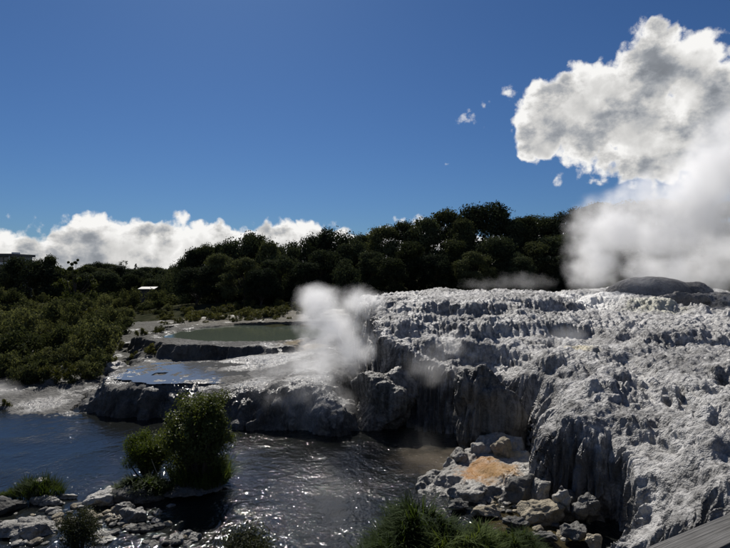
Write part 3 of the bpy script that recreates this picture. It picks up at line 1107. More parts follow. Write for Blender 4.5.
    cone = tree_meshes('cone_tree', 22, 10, 5, 0.10, 60, 70, 0.25, M['dark_leaf'], M['bark'], 'cone', 0.13)
    sparse = tree_meshes('sparse_tree', 23, 10, 6, 0.45, 14, 90, 0.25, M['dark_leaf'], M['bark'], 'dome', 0.13)
    lone('feathery_tree', 'pale green feathery tree rising above the scrub at the left', 75, 252, 88, feathery, 46, 8.0)
    lone('cone_tree', 'small pointed conifer on the far skyline', 136, 262, 150, cone, 14, 10, ww=4.6)
    lone('sparse_tree', 'thin tree with a bare stem on the far skyline', 124, 260, 150, sparse, 12, 10, ww=5)
    lone('round_tree', 'dark spreading tree beside the house at the left edge', 28, 258, 96, dark[2], 44, 11.6, 1.0, 7.6)
    lone('round_tree', 'dark flat topped tree right of the house, before the feathery tree', 48, 257, 98, dark[4], 28, 11.6, 2.0, 7.6)
    for i, (px, top, d, wpx) in enumerate([(97, 262, 140, 24), (108, 264, 150, 26), (118, 266, 130, 24), (148, 267, 140, 26), (160, 268, 130, 26), (172, 266, 125, 26), (88, 266, 120, 24), (10, 268, 110, 30), (-12, 262, 105, 34), (60, 268, 110, 30), (80, 268, 135, 28), (103, 269, 125, 28), (126, 269, 145, 28), (140, 270, 125, 28), (154, 270, 150, 30), (166, 270, 140, 30), (178, 268, 120, 30), (93, 272, 112, 30), (112, 273, 112, 30), (132, 275, 112, 28), (158, 275, 110, 30), (174, 274, 106, 28)]):
        lone('far_tree', 'dark rounded tree of the far row above the scrub, ' + ordinal[sorted([97, 108, 118, 148, 160, 172, 88, 10, -12, 60, 80, 103, 126, 140, 154, 166, 178, 93, 112, 132, 158, 174]).index(px)] + ' from the left', px, top, d, dark[i % 5], wpx, 11.6, i * 1.3, 7.6, 'far skyline trees')

    # scrub on the hillside
    scrub = [bush_meshes('scrub', 30 + i, w, h, 18, 120, 0.22, M['scrub_leaf'], M['bark']) for i, (w, h) in enumerate(((3.0, 2.0), (2.6, 2.3), (3.4, 1.8), (2.4, 1.7), (3.0, 2.6)))]
    pale = [bush_meshes('pale_scrub', 40 + i, w, h, 12, 85, 0.17, M['pale_scrub_leaf'], M['bark']) for i, (w, h) in enumerate(((2.4, 1.3), (2.0, 1.5), (2.8, 1.2)))]
    rg = random.Random(5)
    placed = []
    for px, d in ((141, 99), (147, 98.5), (154, 99.5), (160, 98)):
        x = (px - 365) / F * d
        placed.append((x, d))
        plant('scrub_bush', 'dark green scrub bush in the dense thicket on the hillside', 'bush', (x, d, land_z(x, d) - 0.1), (('foliage', scrub[px % 5][0]), ('stem', scrub[px % 5][1])), px, 1.0, 'dark scrub bushes')
    tries = 0
    while len(placed) < 250 and tries < 9000:
        tries += 1
        px = rg.uniform(-45, 182)
        d = 37.5 * (118 / 37.5) ** (rg.random() ** 1.0)
        x = (px - 365) / F * d
        z = land_z(x, d)
        py = 274 + (CAM_Z - z) / d * F
        if d < 42 and px > 100 or (px > 112 and d < 50) or (px > 128 and py > 316):
            continue
        if poly_dist(SHELF_EDGE, np.array([x]), np.array([d]))[0][0] > -1.0:
            continue
        if py > 388:
            continue
        rmin = 0.8 + 0.010 * d
        if any((x - a) ** 2 + (d - b) ** 2 < (rmin) ** 2 for a, b in placed):
            continue
        placed.append((x, d))
        sc = rg.choice((0.55, 0.75, 0.9, 1.0, 1.1, 1.5)) * rg.uniform(0.85, 1.15) * (0.8 + 0.25 * (d / 100))
        if rg.random() < 0.16:
            me = rg.choice(pale)
            nm, lab, gr = 'pale_scrub_bush', 'olive green low bush scattered among the darker hillside scrub', 'olive scrub bushes'
        else:
            me = rg.choice(scrub)
            nm, lab, gr = 'scrub_bush', 'dark green scrub bush in the dense thicket on the hillside', 'dark scrub bushes'
        plant(nm, lab, 'bush', (x, d, z - 0.15), (('foliage', me[0]), ('stem', me[1])), rg.uniform(0, 6.28), (sc, sc, sc * rg.uniform(0.75, 1.35)), gr)
    n = 0
    while n < 105:
        px = rg.uniform(160, 318)
        d = rg.uniform(62.6, 79)
        if px < 180 and d > 74:
            continue
        x = (px - 365) / F * d
        z = land_z(x, d)
        me = rg.choice(pale)
        sc = rg.uniform(0.45, 1.1) * (0.6 if d < 65 else 1.0)
        plant('pale_scrub_bush', 'yellowish low bush on the bare slope behind the green pool', 'bush', (x, d, z - 0.12), (('foliage', me[0]), ('stem', me[1])), rg.uniform(0, 6.28), sc, 'bushes behind the pool')
        n += 1
    for px, py, d, w, lab in [(134, 356, 46, 15, 'pale green bush on the rocks, lower left of the two above the shelf'), (152, 356, 44.5, 22, 'pale green bush on the rocks just left of the dark hollow'),
                              (97, 372, 41, 20, 'small olive bush low on the rocky bank'), (80, 368, 44, 14, 'tiny olive bush at the foot of the scrub'), (5, 406, 32.6, 16, 'bright low bush on the bank at the left edge'), (118, 348, 49, 15, 'olive bush at the edge of the scrub above the rocky bank'), (112, 364, 44, 13, 'small olive bush beside the pale outcrop'),
                              (128, 372, 41.5, 12, 'small olive bush nearest the blue water sheet'), (160, 340, 52, 13, 'olive bush by the left rim of the green pool'), (143, 338, 54, 16, 'olive bush between scrub and green pool')]:
        x = (px - 365) / F * d
        z = land_z(x, d)
        sc = w / F * d / 2.2
        plant('bank_bush', lab, 'bush', (x, d, z - 0.1), (('foliage', pale[px % 3][0]), ('stem', pale[px % 3][1])), px, (sc, sc, sc * 1.35), 'bushes on the rocky bank')

    # ---- the islet in the stream
    fol, stem = bush_meshes('island_shrub', 71, 2.95, 3.95, 90, 230, 0.12, M['shrub_leaf'], M['bark'], 0.9, 0.17, (0.07, 0.17), True)
    p = onz(199, 478, 0.25)
    sh = plant('island_shrub', 'tall dark leafy shrub on the islet in the stream', 'shrub', (p.x, p.y, 0.1), (('foliage', fol), ('stem', stem)), 0.4)
    sk = blade_mesh('skirt', 1300, 1.1, 1.15, 0.035, 72, M['blade'], 0.5, 1.5)
    link('grass_skirt', sk, sh, (0.1, -0.1, 0.1))
    fol, stem = bush_meshes('round_bush', 73, 2.15, 2.0, 60, 300, 0.08, M['fern_leaf'], M['bark'], 1.0, 0.12, (0.10, 0.2), True)
    p = onz(146, 476, 0.2)
    rb = plant('round_bush', 'rounded mossy green bush beside the tall islet shrub', 'bush', (p.x, p.y + 0.3, 0.1), (('foliage', fol), ('stem', stem)), 1.2)
    V = tube([(-0.55, -0.62, 0.9), (-0.5, -0.8, 0.45), (-0.25, -0.9, 0.0), (0.0, -0.95, -0.12)], [0.012, 0.014, 0.018, 0.02], 5)
    M['dry_twig'] = simple_mat('dry_twig', (0.35, 0.32, 0.26), (0.5, 0.46, 0.38), 9, 0.8)
    link('dry_twig', tubes_mesh('dry_twig', [V, tube([(-0.25, -0.9, 0.0), (-0.2, -0.85, 0.25), (-0.32, -0.8, 0.5)], [0.012, 0.01, 0.006], 5)], M['dry_twig']), rb)
    fern = blade_mesh('fern', 2200, 0.85, 0.42, 0.040, 74, M['fern_leaf'], 1.2, 1.6, (1.2, 0.6), 0.38)
    p = onz(143, 490, 0.25)
    plant('fern_clump', 'bright green fern clump at the front foot of the islet', 'fern', (p.x, p.y, 0.18), (('fronds', fern),), 0)

    # ---- foreground plants
    g1 = blade_mesh('tuft', 1800, 0.72, 0.50, 0.020, 75, M['blade'], 1.0, 1.0, (1.25, 0.7), 0.42)
    p = onz(38, 494, 0.1)
    plant('grass_tuft', 'round grass tuft on the stones at the left edge of the stream', 'grass tuft', (p.x, p.y, 0.05), (('blades', g1),), 0)
    p = onz(8, 497, 0.1)
    plant('grass_tuft', 'small bright tuft beside the round one at the left edge', 'grass tuft', (p.x, p.y, 0.05), (('blades', g1),), 1.0, 0.45)
    M['grey_bush_leaf'] = leaf_mat('grey_bush_leaf', (0.028, 0.034, 0.018), (0.07, 0.078, 0.04), 0.25)
    fol, stem = bush_meshes('twiggy_bush', 76, 1.25, 1.35, 36, 180, 0.06, M['grey_bush_leaf'], M['bark'], 1.0)
    p = at(80, 548, 15.8)
    plant('twiggy_bush', 'greyish fine leaved bush among the pale stones at lower left', 'bush', (p.x, p.y, 0.0), (('foliage', fol), ('stem', stem)), 0.3)
    p = at(247, 560, 14.2)
    plant('twiggy_bush', 'dark bush top peeking over the bottom edge below the glitter', 'bush', (p.x, p.y, -0.1), (('foliage', fol), ('stem', stem)), 2.0, (1.35, 1.35, 1.30))
    sd = blade_mesh('sedge', 6500, 1.4, 0.66, 0.030, 77, M['blade'], 1.3, 1.7, (1.05, 0.9), 1.30)
    p = at(418, 548, 14.6)
    plant('sedge_clump', 'large arching dark green sedge clump at the bottom centre', 'sedge', (p.x, p.y, 0.0), (('blades', sd),), 0.0, (1.1, 1.1, 1.15))
    sd2 = blade_mesh('bank_grass', 3600, 1.05, 0.45, 0.022, 78, M['blade'], 1.3, 1.5, (1.25, 0.8), 0.85)
    for px, py, d, sc, lab in [(478, 560, 14.2, 1.15, 'fine green grass clump just right of the large sedge'), (512, 560, 14.6, 0.95, 'small grass clump nearest the brown rivulet'),
                               (446, 575, 13.8, 1.25, 'grass clump in front of the large sedge'), (388, 572, 13.8, 1.1, 'grass clump at the lower left of the sedge'), (535, 570, 14.2, 0.7, 'sparse grass clump at the right end of the grassy bank')]:
        p = at(px, py, d)
        plant('grass_clump', lab, 'grass clump', (p.x, p.y, 0.15), (('blades', sd2),), px * 0.1, sc, 'grass clumps on the near bank')


build_vegetation()


# ------------------------------------------------------------------ boulders, mound, buttress
def build_rocks():
    M['pale_rock'] = sinter_mat('pale_rock', light=(0.30, 0.288, 0.26), dark=(0.045, 0.043, 0.038), streak=0.3, scale=1.6)
    M['dark_rock'] = sinter_mat('dark_rock', light=(0.12, 0.117, 0.108), dark=(0.025, 0.025, 0.023), wet=0.5, streak=0.3, scale=1.6)
    M['tan_rock'] = sinter_mat('tan_rock', light=(0.28, 0.245, 0.18), dark=(0.06, 0.048, 0.03), wet=0.5, streak=0.3, scale=1.6)
    M['orange_rock'] = sinter_mat('orange_stained_rock', light=(0.30, 0.288, 0.26), dark=(0.03, 0.028, 0.026), wet=0.0, streak=0.2, scale=1.3, relief=0.45, stains_and_shade=[
        (at(482, 466, 21.1)[:], 1.05, (0.235, 0.098, 0.002), 0.98), (at(500, 470, 20.6)[:], 0.9, (0.22, 0.11, 0.014), 0.85), (at(530, 500, 18.8)[:], 0.7, (0.13, 0.09, 0.03), 0.6), (at(500, 506, 18.6)[:], 0.8, (0.14, 0.09, 0.02), 0.8), (at(505, 452, 22.2)[:], 0.7, (0.34, 0.27, 0.14), 0.7)])
    M['cliff_rock'] = sinter_mat('streaked_cliff_rock', light=(0.17, 0.163, 0.15), dark=(0.03, 0.029, 0.027), streak=1.6, wet=0.2)
    M['mound'] = sinter_mat('mound_sinter', light=(0.24, 0.23, 0.22), dark=(0.09, 0.088, 0.085), streak=0.3, scale=0.5)

    def rock(name, label, px, py, d, w, h, dep, mat, seed, group=None, z=None, rz=0.0, **kw):
        """A rock whose middle shows at (px, py), w and h in photograph pixels, dep in metres."""
        p = at(px, py, d)
        me = rock_mesh(name, (w / F * d * 1.06, dep, h / F * d * 1.06), seed, mat=M[mat], **kw)
        o = link(name, me, None, (p.x, p.y, p.z if z is None else z), rz)
        return tag(o, label, 'rock', group)

    # rock buttress and the dark rock at the foot of the cliff
    rock('rock_buttress', 'tall streaked rock buttress standing before the notch in the terrace', 488, 408, 25.6, 60, 90, 2.6, 'cliff_rock', 81, sub=6, flute=0.2, lump=0.16, fine=0.06, cuts=3, boxy=0.62)
    rock('buttress_lobe', 'rounded knob on the upper left of the buttress', 464, 384, 24.9, 18, 30, 1.0, 'cliff_rock', 83, sub=5, lump=0.1, cuts=4, fine=0.03)
    rock('cliff_foot_rock', 'big dark sloping rock at the foot of the cliff right of the mound', 384, 406, 29.2, 70, 66, 3.4, 'cliff_rock', 85, sub=6, flute=0.10, lump=0.16, fine=0.07, cuts=4)
    # geyser mound and the dark ridge before it
    rock('geyser_mound', 'broad grey mound beside the geyser vent', 652, 296, 47.5, 90, 36, 4.0, 'mound', 86, sub=5, lump=0.05, cuts=0, boxy=1.0, fine=0.02)
    rock('geyser_mound', 'smaller grey hump at the right end of the geyser mound', 692, 296, 47.0, 36, 28, 2.6, 'mound', 87, sub=5, lump=0.06, cuts=0, boxy=1.0, fine=0.03)
    rock('dark_ledge', 'low dark rough ledge in front of the geyser mound', 680, 302, 41, 56, 16, 1.5, 'mound', 88, sub=5, lump=0.16, cuts=3, boxy=0.7, fine=0.06)
    # orange stained ledge and its boulders
    foot = [onz(px, py, 0.1)[:2] for px, py in ((404, 492), (418, 479), (446, 466), (462, 458), (480, 452), (505, 450), (524, 458), (536, 470), (556, 484), (552, 502), (530, 508), (505, 503), (488, 508), (468, 503), (440, 499))]
    ltop = RBF([P3(415, 483, 20.6), P3(440, 474, 21.2), P3(440, 488, 20.2), P3(462, 464, 21.8), P3(480, 466, 21.2), P3(500, 466, 21.0), P3(495, 474, 20.4), P3(470, 480, 20.4), P3(515, 472, 20.0), P3(520, 482, 19.5),
                P3(540, 482, 19.6), P3(540, 496, 18.8), P3(470, 494, 19.7), P3(500, 496, 19.4), P3(505, 450, 22.3), P3(470, 452, 22.6), P3(525, 460, 21.5)], 0.3)
    def lz(x, y):
        wx = x + 0.22 * fbm(x * 1.6, y * 1.6, 0, 3, 301)
        wy = y + 0.22 * fbm(x * 1.6, y * 1.6, 5, 3, 302)
        sd_, _ = poly_dist(foot, wx, wy)
        l1, _ = worley(x * 1.5, y * 1.3, 0.3, 303)
        top = ltop(x, y) + (0.20 * dome(l1) + 0.08 * fbm(x * 2, y * 2, 0, 3, 304)) * sstep(np.hypot(x - 4.5, y - 21.0), 0.4, 1.4)
        top = stepped(top, 0.34, 0.5, 0.96, 0.75)
        cc = np.clip(sd_ / 0.40, 0, 1)
        return -0.5 + (top + 0.5) * (1 - (1 - cc) ** 2.4)
    gx, gy = np.meshgrid(np.linspace(0.8, 7.4, 330), np.linspace(17.2, 25.0, 360))
    V = np.stack([gx, gy, lz(gx, gy)], -1)
    nn = normals_of(V, 2)
    w1, _ = worley(gx * 3.6, gy * 3.6, V[..., 2] * 3.6, 305)
    calm_ = 0.25 + 0.75 * sstep(np.hypot(gx - 4.5, gy - 21.0), 0.6, 1.5)     # smooth where the coloured water runs
    V = V + nn * (calm_ * (0.05 * dome(w1) + 0.05 * fbm(gx * 5, gy * 5, V[..., 2] * 5, 3, 306)))[..., None]
    fq = grid_faces(*gx.shape)
    zc = V.reshape(-1, 3)[:, 2]
    fq = fq[zc[fq].max(1) > -0.4]
    me = mesh_np('stained_ledge', V.reshape(-1, 3), fq, True, M['orange_rock'])
    ledge = link('stained_ledge', me)
    tag(ledge, 'low fused rock ledge with a bright orange mineral stain at the terrace foot', 'rock')
    L = [
         ('boulder', 'jagged grey boulder left behind the orange ledge', 460, 455, 22.4, 18, 14, 0.8, 'pale_rock'),
         ('boulder', 'grey boulder in the middle of the three behind the orange ledge', 480, 451, 22.6, 20, 18, 0.8, 'pale_rock'),
         ('boulder', 'cream smooth boulder right behind the orange ledge', 503, 450, 22.2, 20, 22, 0.9, 'tan_rock'),
         ('boulder', 'dark boulder with a pale top at the right of the orange ledge', 518, 488, 19.2, 38, 24, 1.1, 'dark_rock'),
         ('boulder', 'pale broken rock under the front of the orange ledge', 470, 492, 19.6, 36, 18, 0.8, 'pale_rock'),
         ('boulder', 'grey round boulder between the dark boulder and the cliff', 541, 490, 19.0, 22, 26, 0.9, 'pale_rock'),
         ('boulder', 'tan flat stone in the rivulet below the ledge', 487, 510, 18.2, 32, 12, 0.7, 'tan_rock'),
         ('boulder', 'long cream boulder in the rivulet under the fluted cliff', 545, 511, 17.8, 46, 22, 1.0, 'tan_rock'),
         ('boulder', 'grey upright stone at the foot of the fluted cliff', 563, 500, 17.9, 18, 24, 0.7, 'pale_rock'),
         ('boulder', 'dark wet boulder in the hollow at the cliff foot', 583, 507, 17.3, 26, 30, 0.9, 'dark_rock'),
         ('boulder', 'small dark stone by the rivulet near the bottom', 575, 530, 16.4, 24, 12, 0.6, 'dark_rock'),
         ('boulder', 'small tan stone at the bottom of the rivulet', 595, 540, 15.9, 18, 14, 0.5, 'tan_rock'),
         ('boulder', 'small dark stone just left of the tan flat stone', 458, 505, 18.6, 18, 9, 0.5, 'dark_rock'),
         ('boulder', 'low wet stone between tan and cream boulders', 515, 521, 17.2, 22, 9, 0.5, 'dark_rock'),
         ('boulder', 'dark stone in the rivulet closest to the grass', 545, 536, 16.3, 24, 9, 0.5, 'dark_rock'),
         # stones in the stream at lower left
         ('boulder', 'whitish stone set in the round grass tuft', 37, 489, 19.9, 24, 16, 0.6, 'pale_rock'),
         ('boulder', 'dark boulder cut by the left edge of the picture', 6, 507, 18.6, 34, 24, 0.9, 'dark_rock'),
         ('flat_stones', 'long flat pale rock at lower left', 32, 529, 17.0, 62, 22, 1.1, 'pale_rock'),
         ('flat_stones', 'thin pale stone strip in the water below the grass tuft', 45, 500, 19.2, 50, 7, 0.5, 'pale_rock'),
         ('flat_stones', 'flat pale sliver at the tip of the stone strip', 68, 496, 19.6, 20, 6, 0.4, 'pale_rock'),
         ('boulder', 'broad pale rock at the upper end of the stone bar', 103, 498, 19.2, 34, 18, 0.9, 'pale_rock'),
         ('boulder', 'half dark rock in the middle of the stone bar', 121, 510, 18.4, 24, 15, 0.7, 'dark_rock'),
         ('boulder', 'pointed pale boulder, most prominent of the stone bar', 131, 520, 17.8, 28, 19, 0.7, 'pale_rock'),
         ('boulder', 'tan block left of the pointed boulder', 112, 522, 17.7, 16, 12, 0.5, 'tan_rock'),
         ('boulder', 'dark flat rock right of the pointed boulder', 143, 530, 17.2, 32, 11, 0.6, 'dark_rock'),
         ('boulder', 'lone small pale stone in the open water', 157, 514, 18.3, 11, 7, 0.35, 'pale_rock'),
         ('boulder', 'pale block beside the greyish bush at the bottom', 101, 541, 16.5, 32, 20, 0.8, 'pale_rock'),
         ('flat_stones', 'jagged pale rock at the lower end of the stone bar', 182, 540, 16.6, 42, 16, 0.8, 'pale_rock'),
         ('boulder', 'small wet stone left of the jagged rock', 152, 545, 16.3, 20, 9, 0.5, 'dark_rock'),
         ('boulder', 'brown earthy rock under the fern clump', 138, 496, 19.3, 46, 17, 0.9, 'dark_rock'),
         ('boulder', 'dark low rock under the tall islet shrub', 198, 487, 20.2, 64, 9, 1.6, 'dark_rock'),
         # bank rocks far left
         ('bank_rock', 'rounded grey rock on the bank below the scrub', 25, 384, 38, 22, 12, 1.0, 'dark_rock'),
         ('bank_rock', 'dark rock at the bank right of the rounded grey one', 52, 384, 37.5, 18, 9, 0.9, 'dark_rock'),
         ('bank_rock', 'pale rock outcrop on the slope below the pale bushes', 115, 370, 41.5, 34, 22, 1.8, 'pale_rock'),
         ('bank_rock', 'small pale outcrop above the rocky bank', 66, 374, 41, 26, 14, 1.5, 'pale_rock')]
    for i, (nm, lab, px, py, d, w, h, dep, mat) in enumerate(L):
        k = 1.12 if i < 14 else 1.08
        rock(nm, lab, px, py + (k - 1) * h * 0.4, d, w * k, h * k, dep * k, mat, 100 + i, rz=random.uniform(-0.3, 0.3), sub=6 if w > 40 else 5, lump=0.16, fine=0.03, cuts=14)
    # pebbles and small stones between them
    rg = random.Random(3)
    peb = [rock_mesh('stone', (0.30, 0.26, 0.16), 200 + k, sub=3, cuts=8, lump=0.07, fine=0.004) for k in range(6)]
    for k, me in enumerate(peb):
        me.materials.append(M[('pale_rock', 'dark_rock', 'tan_rock')[k % 3]])
    spots = []
    for cx, cy_, sx, sy, n in ((60, 515, 50, 16, 34), (125, 520, 40, 14, 34), (180, 540, 30, 6, 12), (500, 508, 50, 10, 26), (565, 528, 28, 10, 18), (30, 540, 30, 6, 12)):
        for _ in range(n):
            spots.append((cx + rg.gauss(0, sx * 0.55), cy_ + rg.gauss(0, sy * 0.55)))
    for px, py in spots:
        p = onz(px, min(max(py, 490), 556), 0.02)
        left = px < 300
        o = link('stone', rg.choice(peb), None, (p.x, p.y, rg.uniform(-0.02, 0.05)), rg.uniform(0, 6.28), rg.uniform(0.45, 1.5))
        tag(o, 'small stone strewn among the boulders of the lower left stone bar' if left else 'small stone strewn in the rivulet below the orange ledge', 'stone',
            'small stones of the stone bar' if left else 'small stones in the rivulet')


build_rocks()


# ------------------------------------------------------------------ handrail, house, roof
def box(bm, x0, x1, y0, y1, z0, z1):
    vs = [bm.verts.new(p) for p in ((x0, y0, z0), (x1, y0, z0), (x1, y1, z0), (x0, y1, z0), (x0, y0, z1), (x1, y0, z1), (x1, y1, z1), (x0, y1, z1))]
    for f in ((0, 3, 2, 1), (4, 5, 6, 7), (0, 1, 5, 4), (1, 2, 6, 5), (2, 3, 7, 6), (3, 0, 4, 7)):
        bm.faces.new([vs[i] for i in f])


def box_obj(name, dims, mat, parent=None, bevel=0.0):
    bm = bmesh.new()
    box(bm, *dims)
    if bevel:
        bmesh.ops.bevel(bm, geom=bm.edges[:], offset=bevel, segments=2, affect='EDGES')
    me = bpy.data.meshes.new(name)
    bm.to_mesh(me)
    bm.free()
    me.materials.append(mat)
    return link(name, me, parent)


def build_small():
    # weathered timber handrail at the lower right corner
    m, N, out = material('weathered_timber')
    P = N.n('ShaderNodeTexCoord').outputs['Object']
    g = N.noise(N.vmath('MULTIPLY', P, (1.2, 26.0, 26.0)), 3.0, 5, 0.65, 0.5)
    gr = N.noise(N.vmath('MULTIPLY', P, (2.0, 90.0, 90.0)), 2.0, 3, 0.6)
    blot = N.noise(P, 7.0, 4, 0.6)
    f = N.math('ADD', N.math('MULTIPLY', g, 0.6), N.math('ADD', N.math('MULTIPLY', gr, 0.3), N.math('MULTIPLY', blot, 0.25)))
    col = N.ramp(f, [(0.38, (0.035, 0.034, 0.031)), (0.55, (0.085, 0.082, 0.077)), (0.75, (0.15, 0.146, 0.14))])
    principled(N, out, col, 0.75, N.bump(N.math('ADD', g, gr), 0.7, 0.004), 0.3)
    M['timber'] = m
    drop = 0.60
    a = at(640, 549, drop * F / (549 - 274))
    b = at(730, 512, drop * F / (512 - 274))
    dirv = (b - a).normalized()
    e = bpy.data.objects.new('handrail', None)
    COL.objects.link(e)
    e.location = (a.x, a.y, CAM_Z - drop)
    e.rotation_euler = (0, 0, math.atan2(dirv.y, dirv.x))
    tag(e, 'weathered grey timber handrail across the bottom right corner', 'handrail')
    box_obj('rail_board', (-1.2, 1.6, -0.088, 0.0, -0.045, 0.0), m, e, 0.004)
    box_obj('post', (1.25, 1.34, -0.085, -0.005, -1.9, -0.047), m, e, 0.004)
    box_obj('post', (-1.0, -0.91, -0.085, -0.005, -1.9, -0.047), m, e, 0.004)
    box_obj('lower_rail', (-1.2, 1.6, -0.07, -0.03, -0.62, -0.52), m, e, 0.004)

    # the house at the left edge
    M['house_wall'] = simple_mat('house_wall', (0.34, 0.34, 0.33), (0.42, 0.42, 0.41), 2, 0.8, 0.1)
    M['house_roof'] = simple_mat('house_roof', (0.035, 0.036, 0.04), (0.05, 0.05, 0.055), 2, 0.5, 0.1)
    M['white_trim'] = simple_mat('white_trim', (0.70, 0.70, 0.68), (0.78, 0.78, 0.76), 2, 0.5, 0.05)
    mg, N, out = material('house_glass')
    principled(N, out, (0.02, 0.03, 0.05), 0.05, None, 0.6)
    d = 112.0
    p = at(14, 272, d)
    h = bpy.data.objects.new('house', None)
    COL.objects.link(h)
    h.location = p
    tag(h, 'modern flat roofed house half hidden behind trees at the left edge', 'house')
    box_obj('wall', (-9, -0.5, 0.6, 7, -6, 3.2), M['house_wall'], h)
    box_obj('roof', (-9.6, -0.15, -0.6, 7.6, 3.2, 3.75), M['house_roof'], h, 0.03)
    box_obj('roof_light', (-1.5, -0.6, 1.5, 3.0, 3.76, 4.1), M['white_trim'], h, 0.03)
    box_obj('balcony', (-9, 0.05, -1.2, 0.595, 1.45, 1.95), M['white_trim'], h, 0.03)
    box_obj('post', (-0.35, -0.2, -1.1, -0.95, 1.955, 3.195), M['house_wall'], h)
    for x0, x1 in ((-2.3, -0.8), (-4.2, -2.5), (-6.2, -4.4)):
        for z0, z1 in ((1.96, 3.1), (-0.8, 1.2)):
            f = box_obj('window', (x0, x1, 0.50, 0.597, z0, z1), M['house_roof'], h)
            box_obj('pane', (x0 + 0.08, x1 - 0.08, 0.46, 0.498, z0 + 0.08, z1 - 0.08), mg, f)
    # pale roof among the far trees
    p = at(148, 287, 104)
    s = bpy.data.objects.new('shed', None)
    COL.objects.link(s)
    s.location = p
    s.rotation_euler = (0, 0, 0.15)
    tag(s, 'small shed with a pale metal roof among the hillside scrub', 'shed')
    box_obj('wall', (-1.2, 1.2, -1.1, 1.1, -3.2, -0.42), M['house_roof'], s)
    bm = bmesh.new()
    vs = [bm.verts.new(v) for v in ((-1.5, -1.5, -0.4), (1.5, -1.5, -0.4), (1.5, 1.5, -0.1), (-1.5, 1.5, -0.1), (-1.5, -1.5, -0.32), (1.5, -1.5, -0.32), (1.5, 1.5, 0.02), (-1.5, 1.5, 0.02))]
    for f in ((0, 3, 2, 1), (4, 5, 6, 7), (0, 1, 5, 4), (1, 2, 6, 5), (2, 3, 7, 6), (3, 0, 4, 7)):
        bm.faces.new([vs[i] for i in f])
    me = bpy.data.meshes.new('roof')
    bm.to_mesh(me)
    M['metal_roof'] = simple_mat('metal_roof', (0.22, 0.22, 0.22), (0.32, 0.32, 0.31), 1.5, 0.6, 0.2, 0.02, 0.3, (8, 1, 1))
    me.materials.append(M['metal_roof'])
    link('roof', me, s)


build_small()


# ------------------------------------------------------------------ steam
def steam(name, label, blobs, density, scale, amp, soft, seed, voxel, aniso=0.35, wind=(0, 0, 0), step=0.5, thin=0.0):
    """A body of steam: a closed hull round some ellipsoids, filled with broken vapour.
    blobs: centre, radii, weight."""
    bm = bmesh.new()
    V0, F0 = ico(3)
    for c, r, wt in blobs:
        vs = [bm.verts.new((c[0] + v[0] * r[0] * 1.02, c[1] + v[1] * r[1] * 1.02, c[2] + v[2] * r[2] * 1.02)) for v in V0]
        for f in F0:
            bm.faces.new([vs[i] for i in f])
    me = bpy.data.meshes.new(name)
    bm.to_mesh(me)
    bm.free()
    o = link(name, me)
    if len(blobs) > 1:
        md = o.modifiers.new('union', 'REMESH')
        md.mode = 'VOXEL'
        md.voxel_size = voxel
        dg = bpy.context.evaluated_depsgraph_get()
        nm = bpy.data.meshes.new_from_object(o.evaluated_get(dg))
        o.modifiers.clear()
        o.data = nm
        nm.name = name
    m, N, out = material(name + '_vapour')
    P = N.n('ShaderNodeNewGeometry').outputs['Position']
    Q = N.vmath('ADD', P, (seed * 7.3, seed * 3.1, 0.0))
    wp = N.vmath('SCALE', N.vmath('SUBTRACT', N.noise(Q, scale * 0.8, 1, 0.5, color=True), (0.5, 0.5, 0.5)), 0.9 / scale)
    Pw = N.vmath('ADD', P, wp)
    acc = None
    edge = None
    for c, r, wt in blobs:
        def fall(pp):
            dd = N.vmath('DIVIDE', N.vmath('SUBTRACT', pp, tuple(c)), tuple(r))
            return N.math('SUBTRACT', 1.0, N.vmath('LENGTH', dd, out=1))
        v = fall(Pw)
        v = N.math('MULTIPLY', v, wt)
        acc = v if acc is None else N.math('SMOOTH_MAX', acc, v, 0.15)
        e = fall(P)
        edge = e if edge is None else N.math('MAXIMUM', edge, e)
    nz = N.noise(Q, scale, 6, 0.58)
    f = N.math('ADD', acc, N.math('MULTIPLY', N.math('SUBTRACT', nz, 0.5 + thin), amp))
    den = N.rng(f, 0.0, soft, 0.0, 1.0)
    den = N.math('MULTIPLY', den, N.rng(edge, 0.0, 0.22, 0.0, 1.0))
    den = N.math('MULTIPLY', den, density)
    pv = N.n('ShaderNodeVolumePrincipled')
    pv.inputs['Color'].default_value = (0.992, 0.994, 0.997, 1)
    pv.inputs['Anisotropy'].default_value = aniso
    N.put(pv.inputs['Density'], den)
    N.t.links.new(pv.outputs[0], out.inputs['Volume'])
    m.cycles.volume_sampling = 'MULTIPLE_IMPORTANCE'
    m.cycles.volume_step_rate = step
    o.data.materials.clear()
    o.data.materials.append(m)
    return tag(o, label, 'steam', 'steam', 'stuff')


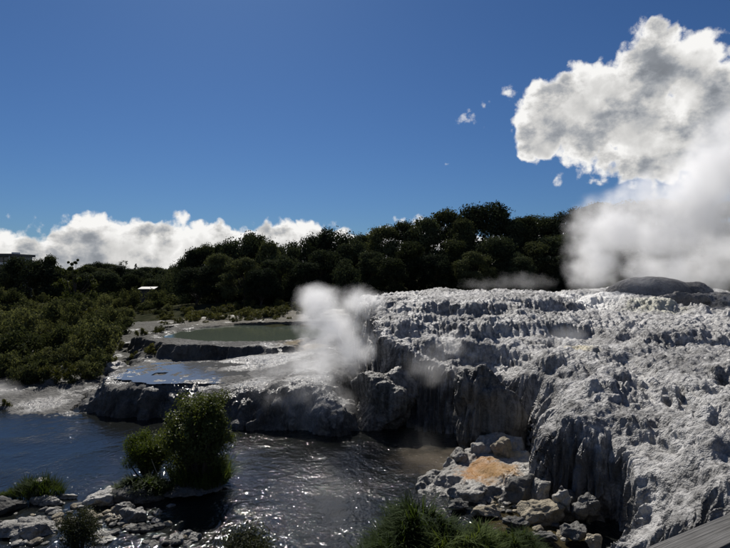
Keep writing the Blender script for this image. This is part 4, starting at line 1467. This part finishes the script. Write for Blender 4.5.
def build_steam():
    def B(px, py, d, rx, ry, rd, w=1.0):
        p = at(px, py, d)
        return ((p.x, p.y, p.z), (rx / F * d, rd, ry / F * d), w)
    # the geyser plume, leaning away to the right
    steam('geyser_steam', 'great white steam plume rising from the geyser and drifting right',
          [B(594, 256, 49, 38, 52, 2.8), B(612, 228, 49.5, 54, 44, 3.2), B(650, 232, 50, 62, 48, 3.6, 0.9), B(700, 205, 51, 64, 70, 4.2), B(650, 196, 50.5, 40, 30, 3.0, 0.85), B(745, 165, 52, 70, 74, 5.0),
           B(690, 268, 50.5, 90, 34, 3.2, 0.8), B(770, 240, 52, 70, 60, 4.5), B(800, 170, 53, 80, 110, 6), B(660, 268, 44.5, 80, 26, 1.2, 0.35)],
          0.95, 0.36, 1.9, 1.25, 1, 0.55, 0.4, step=0.4)
    # the cloud over the shelf
    steam('pool_steam', 'white steam cloud rising where the shelf meets the cliff',
          [B(330, 328, 29.2, 44, 46, 1.6), B(318, 306, 29.6, 32, 30, 1.4), B(362, 302, 29.8, 32, 22, 1.2, 0.85), B(346, 348, 29, 36, 36, 1.4, 0.8), B(318, 368, 29.4, 40, 34, 1.3, 0.7)],
          1.35, 0.95, 1.55, 1.15, 2, 0.25, 0.4, step=0.4)
    steam('cascade_steam', 'thin steam trailing down over the cascade to the stream', [B(300, 380, 31.6, 56, 44, 1.5, 0.9), B(312, 408, 28.6, 62, 34, 1.2), B(272, 396, 29.6, 40, 36, 1.2, 0.8)],
          0.55, 1.0, 1.9, 1.3, 9, 0.25, 0.4, step=0.5)
    # thin wisps
    steam('wisp_steam', 'faint wisp of steam before the fluted cliff', [B(428, 366, 27.2, 34, 26, 0.9), B(450, 346, 27.6, 24, 18, 0.8)], 0.26, 0.9, 1.2, 1.0, 3, 0.2, 0.4, step=0.5)
    steam('wisp_steam', 'faint wisp of steam over the yellow pool on the terrace', [B(568, 338, 25.0, 26, 15, 0.9)], 0.25, 0.9, 1.2, 1.0, 4, 0.2, 0.4, step=0.5)
    steam('wisp_steam', 'thin steam drifting along the far edge of the terrace', [B(520, 282, 46, 44, 14, 1.6), B(490, 284, 46, 40, 10, 1.4)], 0.11, 0.9, 2.2, 1.2, 5, 0.3, 0.4, step=0.5, thin=0.03)
    steam('wisp_steam', 'wisp of steam on the bank at the left edge', [B(4, 390, 35, 26, 14, 1.2)], 0.28, 0.8, 1.2, 1.0, 6, 0.2, 0.4, step=0.5)
    steam('wisp_steam', 'thin vapour over the shallow brown water under the cliff', [B(425, 448, 25.5, 44, 24, 1.3)], 0.10, 0.7, 1.0, 1.2, 7, 0.25, 0.4, step=0.6)


build_steam()
